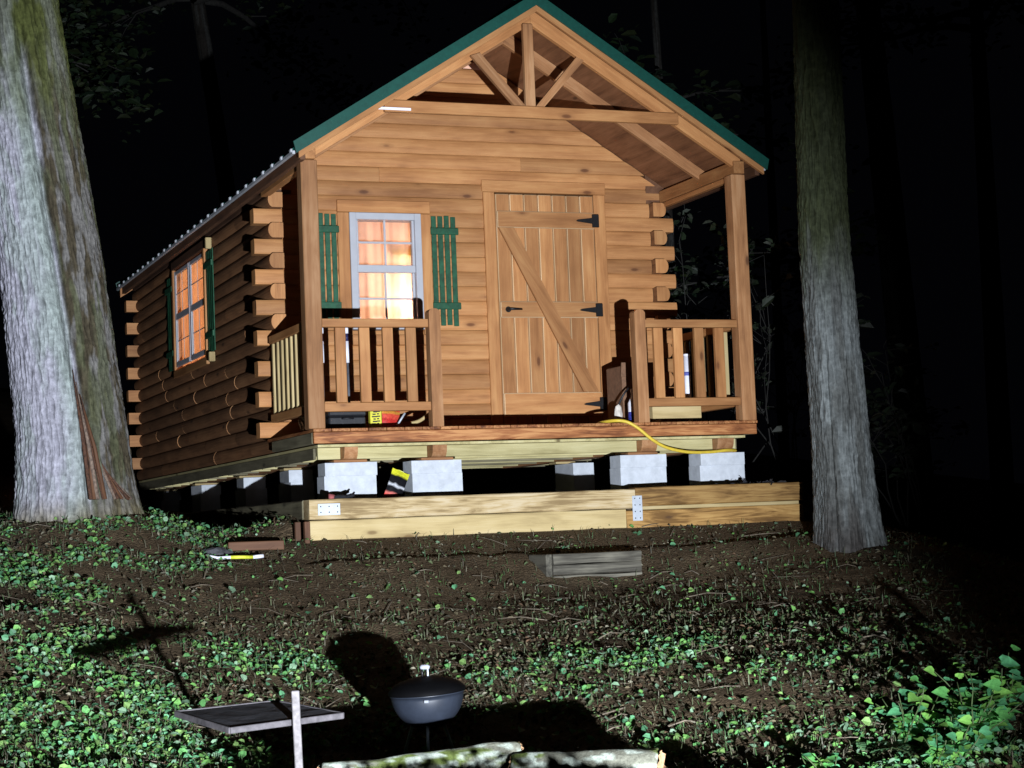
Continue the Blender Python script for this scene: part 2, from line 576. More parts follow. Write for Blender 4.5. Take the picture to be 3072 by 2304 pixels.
# ================================================================== CABIN
W, D, YR = 3.60, 1.333, 7.09
XC = 1.83
h, z0 = .1203, 1.8177
SL = .63                                   # roof slope
def zc(x):                                 # underside of the roof boards
    return 3.165-SL*abs(x-XC)
cabin = empty('log_cabin', (1.82, 3.6, -.2), 'small orange-brown log cabin with green trimmed gable roof and railed front porch', 'cabin')

def log_vf(L0, L1, up0=None, th=.12, seed=0, wob=.0025, gro=.030):
    """D-shaped log along local x from L0 to L1, rounded face towards -y, centred in z"""
    r = random.Random(seed)
    ts = [-1, -.93, -.75, -.4, 0, .4, .75, .93, 1]
    prof = [(gro*(1-math.sqrt(max(0, 1-(.985*t)**2))), t*h/2*.985) for t in ts]
    prof += [(th, h/2*.985), (th, -h/2*.985)]
    n = max(1, int((L1-L0)/.45))
    V, F = [], []
    for i in range(n+1):
        x = L0+(L1-L0)*i/n
        dy, dz = (r.uniform(-wob, wob), r.uniform(-wob, wob)*.4)
        for (py, pz) in prof:
            xx = x
            if up0 and i in (0, n):        # ends cut along the roof slope
                xx = x+(up0[0]*(pz+h/2) if i == 0 else -up0[1]*(pz+h/2))
            V.append((xx, py+(dy if py < th else 0), pz+dz))
    k = len(prof)
    for i in range(n):
        for j in range(k):
            F.append((i*k+j, i*k+(j+1) % k, (i+1)*k+(j+1) % k, (i+1)*k+j))
    F.append(tuple(range(k))); F.append(tuple(range(n*k, (n+1)*k))[::-1])
    return V, F

def add_log(parent, a, b, zmid, facing, at, seed, cut=None, kind='stain', proud=0):
    """facing 'front': runs along X with face at y=at; 'left'/'right': runs along Y with face at x=at"""
    V, F = log_vf(-(b-a)/2, (b-a)/2, cut, seed=seed, gro=.015 if facing == 'front' else .042)
    c = (a+b)/2
    loc, rz = {'front': ((c, at-proud, zmid), 0), 'left': ((at, c, zmid), -math.pi/2),
               'right': ((at, c, zmid), math.pi/2), 'back': ((c, at, zmid), math.pi)}[facing]
    o = mk('log', V, F, [wood(kind, 'x'), wood('stain', 'z')], parent, loc, (0, 0, rz))
    for p in o.data.polygons[-2:]:           # sawn ends
        p.material_index = 1
    return o

def split(a, b, holes):
    segs = [(a, b)]
    for (p, q) in holes:
        out = []
        for (s, e) in segs:
            if q <= s or p >= e:
                out.append((s, e)); continue
            if p > s: out.append((s, p))
            if q < e: out.append((q, e))
        segs = out
    return segs

def joints(a, b, r, lo=.9, hi=2.6):
    out, x = [], a
    while b-x > hi:
        y = x+r.uniform(lo, hi)
        if b-y < .5:
            break
        out.append((x, y-.0008)); x = y+.0008
    out.append((x, b))
    return out

def slab_with_hole(name, axis_, u0, u1, v0, v1, t0, t1, holes, mat, parent, top=None):
    """wall core; u along the wall, v = z; holes = (ua,ub,va,vb)"""
    us = sorted(set([u0, u1]+[x for q in holes for x in q[:2]]))
    vs_ = sorted(set([v0, v1]+[x for q in holes for x in q[2:]]))
    V, F = [], []
    def pt(u, t, v):
        return (u, t, v) if axis_ == 'x' else (t, u, v)
    for i in range(len(us)-1):
        for j in range(len(vs_)-1):
            um, vm = (us[i]+us[i+1])/2, (vs_[j]+vs_[j+1])/2
            if any(q[0] < um < q[1] and q[2] < vm < q[3] for q in holes):
                continue
            n = len(V)
            for t in (t0, t1):
                for (u, v) in ((us[i], vs_[j]), (us[i+1], vs_[j]), (us[i+1], vs_[j+1]), (us[i], vs_[j+1])):
                    V.append(pt(u, t, v))
            for f in ((0, 1, 2, 3), (7, 6, 5, 4), (0, 4, 5, 1), (1, 5, 6, 2), (2, 6, 7, 3), (3, 7, 4, 0)):
                F.append([n+q for q in f])
    if top:                                 # gable triangle
        n = len(V)
        for t in (t0, t1):
            for (u, v) in top:
                V.append(pt(u, t, v))
        k = len(top)
        F.append([n+q for q in range(k)]); F.append([n+k+q for q in range(k)][::-1])
        for q in range(k):
            F.append((n+q, n+(q+1) % k, n+k+(q+1) % k, n+k+q))
    c = Vector((0, 0, 0))
    return mk(name, V, F, mat, parent, c)

# --- front wall
FWIN = (.742, 1.342, .86, 1.80)             # white window unit
front_wall = slab_with_hole('front_wall', 'x', .19, 3.41, -.10, 1.93, D+.125, D+.20, [FWIN], PINE, cabin,
                            top=[(.19, 1.93), (3.41, 1.93), (3.41, zc(3.41)-.004), (XC, zc(XC)-.004), (.19, zc(.19)-.004)])
rr = random.Random(3)
for k in range(-11, 16):
    zt, zb = z0-k*h, z0-(k+1)*h
    zm = (zt+zb)/2
    if k >= 0:
        a, b = ((-.03, 3.626) if k % 2 == 0 else (.195, 3.405))
    else:
        hw = (3.155-zb)/SL
        a, b = XC-hw, XC+hw
        if k == -1:
            a, b = .195, 3.405
        else:
            a, b = max(a, .075), min(b, 3.525)
        if b-a < .5:
            continue
    holes = []
    if zt > FWIN[2]+.02 and zb < FWIN[3]-.02:
        holes.append((FWIN[0]-.02, FWIN[1]+.02))
    if zt > 0 and zb < 2.0:
        holes.append((1.93, 2.95))
    segs = split(a, b, holes)
    for si, (s, e) in enumerate(segs):
        js = joints(s, e, rr) if k < 0 or len(segs) == 1 else [(s, e)]
        for (p, q) in js:
            cc = None
            if k < -2:                      # outer ends follow the roof slope
                cc = (1/SL if p == a else 0, 1/SL if q == b else 0)
            add_log(front_wall, p, q, zm, 'front', D, rr.randint(0, 99999), cc)

# --- side walls
SWIN = [(3.60, 4.26, .90, 1.82), (4.30, 4.96, .90, 1.82)]
left_wall = slab_with_hole('left_wall', 'y', D+.2, 7.1, -.10, 1.93, .195, .26, [(3.59, 4.97, .89, 1.83)], PINE, cabin)
right_wall = slab_with_hole('right_wall', 'y', D+.2, 7.1, -.10, 1.93, 3.34, 3.405, [], PINE, cabin)
for side, wall in (('left', left_wall), ('right', right_wall)):
    for k in range(-1, 16):
        zm = z0-(k+.5)*h
        a, b = (D-.065, 7.30) if k % 2 else (D+.125, YR-.003)
        holes = [(3.56, 5.0)] if side == 'left' and zm > .86 and zm < 1.86 else []
        for (s, e) in split(a, b, holes):
            for (p, q) in joints(s, e, rr, .8, 2.2) if side == 'left' else [(s, e)]:
                add_log(wall, p, q, zm, side, .07 if side == 'left' else 3.53, rr.randint(0, 99999), kind='weathered')  # log faces darkened in colour to stand in for shade
# wall plates closing the gap up to the roof boards
for s_ in (-1, 1):
    xo, xi = XC+s_*1.755, XC+s_*1.55
    V = [(x_, y_, z_) for y_ in (D+.003, 7.25) for (x_, z_) in ((xo, 1.941), (xi, 1.941), (xi, zc(xi)-.003), (xo, zc(xo)-.003))]
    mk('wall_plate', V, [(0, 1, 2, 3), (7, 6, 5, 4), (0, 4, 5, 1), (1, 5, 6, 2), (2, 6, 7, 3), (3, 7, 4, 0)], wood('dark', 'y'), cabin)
# --- rear wall
rear_wall = slab_with_hole('rear_wall', 'x', .19, 3.41, -.10, 1.93, 7.10, 7.15, [], PINE, cabin,
                           top=[(.19, 1.93), (3.41, 1.93), (3.41, zc(3.41)-.004), (XC, zc(XC)-.004), (.19, zc(.19)-.004)])
for k in range(0, 16):
    zm = z0-(k+.5)*h
    a, b = (-.03, 3.626) if k % 2 == 0 else (.195, 3.405)
    add_log(rear_wall, a, b, zm, 'back', YR+.125, rr.randint(0, 99999))
# interior
box('interior_floor', .27, 3.33, D+.21, 7.09, -.02, .02, 'trim', cabin)

# --- door
dx0, dx1, dz0, dz1 = 1.995, 2.875, .03, 1.985
door = box('door', dx0, dx1, D-.005, D+.03, dz0, dz1, 'trim', cabin)
nb = 7
bw = (dx1-dx0)/nb
for i in range(nb):
    box('door_board', dx0+i*bw+.003, dx0+(i+1)*bw-.003, D-.022, D-.004, dz0+.002, dz1-.002, wood('trim', 'z'), door, .0075, edge=wood('edge', 'z'))
for (a, b) in ((1.70, 1.84), (.955, 1.09), (.14, .335)):
    box('door_batten', dx0+.004, dx1-.004, D-.044, D-.0225, a, b, wood('trim', 'x'), door, .007, edge=wood('edge', 'x'))
# diagonal brace in two lengths over the boards
def brace_poly(pts, y0, y1, name, parent):
    V = [(x, y0, z) for x, z in pts]+[(x, y1, z) for x, z in pts]
    n = len(pts)
    F = [tuple(range(n)), tuple(range(n, 2*n))[::-1]]+[(i, i+n, (i+1) % n+n, (i+1) % n) for i in range(n)]
    c = np.mean(V, 0)
    ang = math.atan2(pts[2][1]-pts[0][1], pts[2][0]-pts[0][0])
    Rm = Matrix.Rotation(ang, 3, 'Y')        # local x follows the grain
    V = [Rm @ (Vector(v)-Vector(c)) for v in V]
    return mk(name, V, F, wood('trim', 'x'), parent, c, (0, -ang, 0))
brace_poly([(2.002, 1.697), (2.135, 1.697), (2.835, .338), (2.70, .338)], D-.066, D-.0455, 'door_brace', door)
# hinges and handle
for zz in (1.77, 1.02, .235):
    hg = box('hinge', 2.845, 2.905, D-.062, D-.0455, zz-.055, zz+.055, IRON, door, .003)
    V = [(2.846, D-.060, zz+.024), (2.846, D-.060, zz-.024), (2.715, D-.060, zz-.008), (2.70, D-.060, zz), (2.715, D-.060, zz+.008)]
    V += [(x, D-.0462, z) for x, y, z in V]
    mk('hinge_strap', V, [(0, 1, 2, 3, 4), (9, 8, 7, 6, 5)]+[(i, (i+1) % 5, (i+1) % 5+5, i+5) for i in range(5)], IRON, hg)
hd = tube('door_handle', [(2.055, D-.05, 1.022), (2.06, D-.085, 1.022), (2.10, D-.09, 1.021), (2.17, D-.085, 1.02)], [.014, .012, .010, .007], IRON, door)
V, F = lathe_vf([(0, 0), (.024, 0), (.024, .008), (0, .008)], 16)
mk('handle_plate', V, F, IRON, hd, (2.062, D-.0455, 1.022), (math.pi/2, 0, 0))
door_trim = box('door_trim', 1.893, 1.990, D-.02, D+.06, 0, 1.997, 'trim', cabin)
box('door_trim', 2.880, 2.985, D-.02, D+.06, 0, 1.997, 'trim', cabin)
box('door_trim', 1.885, 2.993, D-.016, D+.06, 2.0, 2.098, 'trim', cabin)

# --- windows
def window(x0, x1, za, zb, pl, axis_, sgn, fw_=.055, mull=.016, out=.03, rec=0, dep=.10, sh=1.0):
    """double-hung unit; pl = wall face coordinate, sgn = -1 means facing that way"""
    def bx(name, u0, u1, t0, t1, v0, v1, mat, par, bev=.003):
        t0, t1 = sorted((pl+sgn*(t0+rec), pl+sgn*(t1+rec)))
        if axis_ == 'x':
            return box(name, u0, u1, t0, t1, v0, v1, mat, par, bev)
        return box(name, t0, t1, u0, u1, v0, v1, mat, par, bev)
    wdw = bx('window', x0, x0+fw_, -dep, out, za, zb, WHITE, cabin)
    bx('frame', x1-fw_, x1, -dep, out, za, zb, WHITE, wdw)
    bx('frame', x0+fw_, x1-fw_, -dep, out-.002, zb-fw_, zb, WHITE, wdw)
    bx('sill', x0+fw_, x1-fw_, -dep, out+.004, za, za+.045, WHITE, wdw)
    zm = (za+zb)/2+.02
    for (v0, v1, dp) in ((zm+.03, zb-fw_, .010), (za+.045, zm-.03, -.012)):
        u0, u1 = x0+fw_, x1-fw_
        bx('sash', u0, u0+.02, -.035*sh+dp*sh, dp*sh, v0, v1, WHITE, wdw)
        bx('sash', u1-.02, u1, -.035*sh+dp*sh, dp*sh, v0, v1, WHITE, wdw)
        um, vm = (u0+u1)/2, (v0+v1)/2
        bx('muntin', um-mull/2, um+mull/2, -.026*sh+dp*sh, -.012*sh+dp*sh, v0, v1, WHITE, wdw, .002)
        bx('muntin', u0+.02, um-mull/2, -.025*sh+dp*sh, -.013*sh+dp*sh, vm-mull/2, vm+mull/2, WHITE, wdw, .002)
        bx('muntin', um+mull/2, u1-.02, -.025*sh+dp*sh, -.013*sh+dp*sh, vm-mull/2, vm+mull/2, WHITE, wdw, .002)
        for (ua, ub) in ((u0+.02, um-mull/2), (um+mull/2, u1-.02)):
            for (va, vb) in ((v0, vm-mull/2), (vm+mull/2, v1)):
                bx('pane', ua, ub, -.020*sh+dp*sh, -.018*sh+dp*sh, va, vb, GLASS, wdw, 0)
    bx('meeting_rail', x0+fw_, x1-fw_, -.04*sh, .014*sh, zm-.03, zm+.03, WHITE, wdw)
    return wdw
window(FWIN[0], FWIN[1], FWIN[2], FWIN[3], D, 'x', -1)
for q in SWIN:
    window(q[0], q[1], q[2], q[3], .07, 'y', -1, fw_=.035, mull=.010, out=.006, rec=.004, dep=.014, sh=.28)
# window trim boards
box('window_trim', .645, .740, D-.022, D+.06, .82, 1.80, 'trim', cabin)
box('window_trim', 1.344, 1.425, D-.022, D+.06, .82, 1.80, 'trim', cabin)
box('window_trim', .645, 1.425, D-.024, D+.06, 1.803, 1.90, 'trim', cabin)
box('window_trim', .645, 1.425, D-.024, D+.06, .735, .817, 'trim', cabin)
for (a, b) in ((3.54, 3.597), (4.963, 5.02)):
    box('window_trim', .045, .13, a, b, .87, 1.84, wood('stain', 'z'), cabin)
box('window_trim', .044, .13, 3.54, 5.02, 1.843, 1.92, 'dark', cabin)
box('window_trim', .044, .13, 3.54, 5.02, .80, .867, 'stain', cabin)
# the two pale studs showing above and below the near shutter
box('window_trim', .015, .068, 3.30, 3.34, 1.80, 1.90, 'pale', cabin)
box('window_trim', .015, .068, 3.28, 3.33, .80, .885, 'pale', cabin)

def shutter(u0, u1, za, zb, pl, axis_, n=4):
    def bx(name, a, b, t0, t1, v0, v1, par, bev=.004):
        t0, t1 = sorted((pl-t0, pl-t1))
        if axis_ == 'x':
            return box(name, a, b, t0, t1, v0, v1, GREEN, par, bev)
        return box(name, t0, t1, a, b, v0, v1, GREEN, par, bev)
    w = (u1-u0)/n
    gap = .0068
    sh = None
    for i in range(n):
        dz = rr.uniform(-.006, .006)
        o = bx('shutter' if sh is None else 'shutter_board', u0+i*w+gap, u0+(i+1)*w-gap, .002, .012, za+dz, zb+dz, sh or cabin)
        sh = sh or o
    bx('shutter_batten', u0-.006, u1+.012, .0125, .030, zb-.155, zb-.10, sh)
    bx('shutter_batten', u0-.006, u1+.012, .0125, .030, za+.13, za+.185, sh)
shutter(1.428, 1.650, .893, 1.788, D, 'x')
shutter(.428, .642, .893, 1.788, D, 'x')
shutter(3.245, 3.53, .89, 1.80, .07, 'y')
shutter(5.03, 5.33, .89, 1.80, .07, 'y')

# --- porch deck
deck = box('deck_rim', .035, 3.607, .012, .05, -.105, -.024, 'rim', cabin, .004)
x = .03
i = 0
while x < 3.60:
    w_ = min(.137, 3.612-x)
    box('deck_board', x, x+w_-.004, -.004+rr.uniform(-.004, .004), D+.02, -.022, 0, wood('rim', 'y'), deck, .003)
    x += w_
box('side_rim', .03, .068, .055, D-.12, -.105, -.024, 'greyjoist', cabin)
box('side_rim', 3.57, 3.607, .055, D-.12, -.105, -.024, 'greyjoist', cabin)
# floor frame
ff = box('floor_sheet', .075, 3.525, .06, 7.2, -.13, -.112, 'treated', cabin, 0)
for (a, b) in ((.078, .098), (3.502, 3.522)):
    box('edge_joist', a, b, .20, 7.19, -.212, -.132, 'greyjoist', ff, .003)
SK = [(.27, .37), (.94, 1.05), (2.63, 2.76), (3.28, 3.42)]
for (a, b) in SK:
    # skid with a rounded front toe
    pr_ = [(.05, -.132)]+[(.05+.09*(1-math.cos(t))*.6, -.132-.088*math.sin(t)) for t in np.linspace(.5, math.pi/2, 5)]+[(7.2, -.22), (7.2, -.132)]
    V = [(a, y, z) for y, z in pr_]+[(b, y, z) for y, z in pr_]
    n = len(pr_)
    F = [tuple(range(n))[::-1], tuple(range(n, 2*n))]+[(i, (i+1) % n, (i+1) % n+n, i+n) for i in range(n)]
    mk('skid', [Vector(v)-Vector(((a+b)/2, 3, -.17)) for v in V], F, wood('post', 'y'), cabin, ((a+b)/2, 3, -.17))
bays = [(.10, .268), (.372, .938), (1.052, 2.628), (2.762, 3.278), (3.422, 3.50)]
y = .16
row = 0
while y < 7.1:
    for bi, (a, b) in enumerate(bays):
        dy = rr.uniform(-.02, .02)
        box('floor_joist', a, b, y+dy, y+dy+.038, -.215, -.131, 'treated' if row < 2 or rr.random() < .5 else 'greyjoist', ff, .002)
    y += .41
    row += 1

# --- porch posts, beams, railings
PW = .122
for (a, b) in ((0, PW), (3.486, 3.608)):
    box('porch_post', a, b, 0.004, .124, 0, 1.944, 'post', cabin, .006)
    box('porch_beam', a+.015, b-.015, -.02, D-.005, 1.947, 2.045, 'trim', cabin, .004)
    box('beam_strip', a+.03, b-.05 if a > 1 else b-.03, .128, D-.01, 1.905, 1.944, 'trim', cabin, .003)
def newel(x0, x1):
    n = 10
    w = (x1-x0)/2
    prof = [(-w, 0), (w, 0), (w, .84)]+[(w*math.cos(t), .84+.030*math.sin(t)) for t in np.linspace(.2, math.pi-.2, 7)]+[(-w, .84)]
    k = len(prof)
    cx = (x0+x1)/2
    V = [(px, -.044, pz) for px, pz in prof]+[(px, .044, pz) for px, pz in prof]
    F = [tuple(range(k)), tuple(range(k, 2*k))[::-1]]+[(i, i+k, (i+1) % k+k, (i+1) % k) for i in range(k)]
    mk('newel_post', V, F, wood('post', 'z'), cabin, (cx, .05, 0))
newel(.932, 1.018)
newel(2.592, 2.682)
def railing(p0, p1, xs, axis_, pl, bwid=.078):
    def bx(name, a, b, t0, t1, v0, v1, mat, par, bev=.004):
        if axis_ == 'x':
            return box(name, a, b, pl+t0, pl+t1, v0, v1, mat, par, bev)
        return box(name, pl+t0, pl+t1, a, b, v0, v1, mat, par, bev)
    kind = 'trim'
    bk_ = 'trim' if axis_ == 'x' else 'pale'
    rl = bx('railing', p0, p1, -.03, .03, .732, .793, kind, cabin)
    bx('bottom_rail', p0, p1, -.03, .03, .122, .185, kind, rl)
    for c in xs:
        bx('baluster', c-bwid/2, c+bwid/2, -.018, .018, .187, .730, wood(bk_, 'z'), rl, .003)
railing(.124, .930, [.262, .443, .620, .797], 'x', .05)
railing(2.684, 3.484, [2.80, 2.969, 3.151, 3.328], 'x', .05)
sy = [.36+.135*i for i in range(7)]
railing(.128, D-.11, sy, 'y', .062, .035)
railing(.128, D-.11, sy, 'y', 3.546, .035)

# --- roof
roof = None
YF, YB = -.12, 7.37
HW = 1.888
for s in (-1, 1):
    xe = XC+s*HW
    V = []
    for y_ in (YF+.022, YB):
        for (x_, dz) in ((XC, 0), (xe, 0), (xe, .016), (XC, .016)):
            V.append((x_, y_, zc(x_)+dz))
    F = [(0, 1, 2, 3), (7, 6, 5, 4), (0, 4, 5, 1), (1, 5, 6, 2), (2, 6, 7, 3), (3, 7, 4, 0)]
    o = mk('roof', V, F, wood('plywood', 'y'), cabin)
    roof = roof or o
    # ribbed metal sheets: flat pan with trapezoid ribs, each sheet a part
    pitch_, nr = .278, 3
    yy = YF+.03
    while yy < YB-.05:
        y1 = min(yy+pitch_*nr, YB+.01)
        prof = []
        q = yy
        while q < y1-.01:
            prof += [(q, .018), (q+.018, .040), (q+.045, .040), (q+.063, .018)]
            q += pitch_
        prof.append((min(q, y1)-.001, .018))
        xe2 = XC+s*(HW+.025)
        V, F = [], []
        k = len(prof)
        for (x_) in (XC, xe2):
            for lift in (0, .002):
                for (py, dz) in prof:
                    V.append((x_, py, zc(x_)+dz+lift))
        for i in range(k-1):
            F += [(i, i+1, 2*k+i+1, 2*k+i), (k+i, 3*k+i, 3*k+i+1, k+i+1), (2*k+i, 2*k+i+1, 3*k+i+1, 3*k+i), (i, k+i, k+i+1, i+1)]
        mk('roof_sheet', V, F, ROOFG, roof)
        # pale rib closures at the eave
        q = yy
        while q < y1-.02:
            box('rib_end', xe2-.012, xe2+.012, q+.010, q+.053, zc(xe2)+.016, zc(xe2)+.042, ROOFW, roof, .006)
            q += pitch_
        yy = y1+.001
    # pale drip edge along the eave and dark eave board
    xa = XC+s*(HW+.004)
    box('drip_edge', min(xa, xa+s*.022), max(xa, xa+s*.022), YF+.03, YB, zc(xa)-.012, zc(xa)+.013, ROOFW, roof, .002)
    xb = XC+s*(HW-.05)
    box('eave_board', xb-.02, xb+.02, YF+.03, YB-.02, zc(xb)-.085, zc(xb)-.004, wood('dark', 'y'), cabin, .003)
    # rake: green metal over a wooden fascia board
    def rake(name, y0, y1, off0, off1, mat, x_in, x_out, par):
        V = []
        for y_ in (y0, y1):
            for (x_, off) in ((x_in, off0), (x_out, off0), (x_out+s*.02*(off1 > .05), off1), (x_in, off1)):
                V.append((x_, y_, zc(x_)+off))
        c = Vector(np.mean(V, 0))
        ang = math.atan2(-SL*1, 1)*s*-1
        Rm = Matrix.Rotation(-s*math.atan(SL)*-1, 3, 'Y')
        # grain along the slope: express vertices in a frame turned with the slope
        return mk(name, [Rm.inverted() @ (Vector(v)-c) for v in V], F6, mat, par, c, Rm.to_euler())
    F6 = [(0, 1, 2, 3), (7, 6, 5, 4), (0, 4, 5, 1), (1, 5, 6, 2), (2, 6, 7, 3), (3, 7, 4, 0)]
    rake('rake_trim', YF-.026, YF-.012, -.012, .084, ROOFG, XC, XC+s*(HW+.01), roof)
    rake('rake_board', YF-.010, YF+.018, -.058, .012, wood('trim', 'x'), XC, XC+s*(HW-.012), roof)
    rake('rear_rake_board', YB-.02, YB+.01, -.10, .012, wood('trim', 'x'), XC, XC+s*(HW-.012), roof)
    rake('rake_trim', YB+.012, YB+.024, -.012, .084, ROOFG, XC, XC+s*(HW+.01), roof)
    # rafters
    for (y0, y1, kind) in ((.0, .04, 'trim'), (.575, .615, 'post'), (D-.046, D-.006, 'trim')):
        V = []
        xo = XC+s*1.74
        for y_ in (y0, y1):
            for (x_, off) in ((XC+s*.001, -.125), (xo, -.105), (xo, -.004), (XC+s*.001, -.004)):
                V.append((x_, y_, zc(x_)+off))
        if y0 > D-.1:
            continue
        c = Vector(np.mean(V, 0))
        Rm = Matrix.Rotation(s*math.atan(SL), 3, 'Y')
        mk('rafter', [Rm.inverted() @ (Vector(v)-c) for v in V], F6, wood(kind, 'x'), cabin, c, Rm.to_euler())
bar('ridge_cap', (XC, YF-.02, 3.262), (XC, YB+.02, 3.262), .03, .12, ROOFG, roof, .008)
# front truss: collar tie, king post, two struts
box('collar_tie', XC-1.195, XC+1.195, -.042, -.003, 2.310, 2.400, 'trim', cabin)
box('metal_strip', .565, .835, -.048, -.0435, 2.322, 2.342, WHITEP, cabin, .002)  # white strip put in as a bright highlight on the collar tie
box('king_post', 1.752, 1.832, -.04, .0, 2.403, 3.035, 'post', cabin)
def strut(pts, nm='truss_strut'):
    V = [(x_, -.036, z_) for x_, z_ in pts]+[(x_, -.002, z_) for x_, z_ in pts]
    c = Vector(np.mean(V, 0))
    ang = math.atan2(pts[2][1]-pts[1][1], pts[2][0]-pts[1][0])
    Rm = Matrix.Rotation(-ang, 3, 'Y')
    mk(nm, [Rm.inverted() @ (Vector(v)-c) for v in V], [(0, 1, 2, 3), (7, 6, 5, 4), (0, 4, 5, 1), (1, 5, 6, 2), (2, 6, 7, 3), (3, 7, 4, 0)],
       wood('post', 'x'), cabin, c, Rm.to_euler())
strut([(1.655, 2.403), (1.748, 2.403), (1.40, 2.79), (1.325, 2.765)])
strut([(1.836, 2.403), (1.905, 2.403), (2.245, 2.775), (2.185, 2.80)])

# --- lit room behind the front window: a lamp on a stand, a yellow box on a shelf
lampt = empty('table_lamp', (1.43, 2.02, .02), 'lamp glowing through the curtain at the lower right of the front window', 'lamp')
tube('lamp_stand', [(1.43, 2.02, .02), (1.43, 2.02, .98)], [.02, .012], IRON, lampt)
V, F = lathe_vf([(0, 0), (.13, 0), (.13, .015), (.02, .03)], 20)
mk('lamp_foot', V, F, IRON, lampt, (1.43, 2.02, .021))
V, F = lathe_vf([(.06, .10), (.085, .0), (.06, -.09), (.02, -.10)], 20)
mk('lamp_shade', V, F, emit_mat('lamp_shade_glow', (1, .72, .42), 4), lampt, (1.43, 2.02, 1.10), smooth=True)
pl_ = bpy.data.lights.new('lamp_bulb_light', 'POINT')
pl_.energy = 42
pl_.color = (1.0, .74, .56)
pl_.shadow_soft_size = .09
plo = bpy.data.objects.new('lamp_bulb_light', pl_)
COL.objects.link(plo)
plo.parent = lampt
plo.matrix_parent_inverse = Matrix.Translation(-Vector((1.43, 2.02, .02)))
plo.location = (1.43, 1.93, 1.10)
pl2 = bpy.data.lights.new('ceiling_bulb_light', 'POINT')
pl2.energy = 130; pl2.color = (1.0, .68, .44); pl2.shadow_soft_size = .08
cl = empty('ceiling_bulb', (2.0, 4.6, 1.90), 'warm bulb hanging inside the cabin behind the side window', 'lamp')
V, F = lathe_vf([(.0, -.075), (.028, -.06), (.034, -.035), (.016, 0), (.016, .03), (0, .03)], 14)
mk('bulb', V, F, emit_mat('bulb_glow', (1, .75, .45), 12), cl, (2.0, 4.6, 1.90), smooth=True)
tube('cord', [(2.0, 4.6, 1.93), (2.0, 4.6, 2.86)], .004, BLACKP, cl)
p2o = bpy.data.objects.new('ceiling_bulb_light', pl2)
COL.objects.link(p2o); p2o.parent = cl
p2o.matrix_parent_inverse = Matrix.Translation(-Vector((2.0, 4.6, 1.90)))
p2o.location = (2.0, 4.6, 1.78)
# curtains hanging behind the panes
def cloth_mat(name, col):
    m, nt, b = new_mat(name)
    L = nt.links.new
    tc = N(nt, 'ShaderNodeTexCoord')
    g = N(nt, 'ShaderNodeTexNoise', Scale=6.0, Detail=4.0)
    L(tc.outputs['Object'], g.inputs['Vector'])
    cr = ramp(nt, [(.3, tuple(c*.82 for c in col)), (.7, tuple(min(1, c*1.1) for c in col))])
    L(g.outputs['Fac'], cr.inputs[0])
    t = N(nt, 'ShaderNodeBsdfTranslucent')
    L(cr.outputs[0], t.inputs['Color']); L(cr.outputs[0], b.inputs['Base Color'])
    b.inputs['Roughness'].default_value = .9
    ms = N(nt, 'ShaderNodeMixShader')
    ms.inputs[0].default_value = .7
    L(b.outputs[0], ms.inputs[1]); L(t.outputs[0], ms.inputs[2])
    L(ms.outputs[0], nt.nodes['Material Output'].inputs['Surface'])
    return m
def curtain(u0, u1, za, zb, pl, axis_, mat, label, seed, amp=.006):
    r = np.random.default_rng(seed)
    nu, nv = 70, 12
    ph = r.uniform(0, 6.28, 4)
    V, F = [], []
    c = ((u0+u1)/2, pl, za) if axis_ == 'x' else (pl, (u0+u1)/2, za)
    for j in range(nv):
        v = j/(nv-1)
        for i in range(nu):
            u = i/(nu-1)
            off = amp*(math.sin(u*38+ph[0]+.8*v)+.5*math.sin(u*71+ph[1]-1.2*v)+.6*math.sin(u*13+ph[2]))
            uu = (u-.5)*(u1-u0)
            V.append((uu, off, v*(zb-za)) if axis_ == 'x' else (off, uu, v*(zb-za)))
    for j in range(nv-1):
        for i in range(nu-1):
            F.append((j*nu+i, j*nu+i+1, (j+1)*nu+i+1, (j+1)*nu+i))
    root = empty('curtain', c, label, 'curtain')
    mk('cloth', V, F, mat, root, c, None, True)
    a_, b_ = ((u0-.03, pl, zb+.005), (u1+.03, pl, zb+.005)) if axis_ == 'x' else ((pl, u0-.03, zb+.005), (pl, u1+.03, zb+.005))
    tube('curtain_rod', [a_, b_], .008, IRON, root, 8)
    return root
cf = curtain(.66, 1.44, .74, 1.86, D+.25, 'x', cloth_mat('peach_curtain', (.96, .70, .56)), 'peach curtain glowing behind the front window', 5)
box('cloth_patch', 1.165, 1.40, D+.275, D+.277, 1.478, 1.555, cloth_mat('yellow_cloth', (.95, .9, .35)), cf, 0)
curtain(3.60, 4.96, .91, 1.815, .124, 'y', cloth_mat('orange_curtain', (.94, .60, .36)), 'orange curtain glowing behind the dark side wall window', 6, .004)

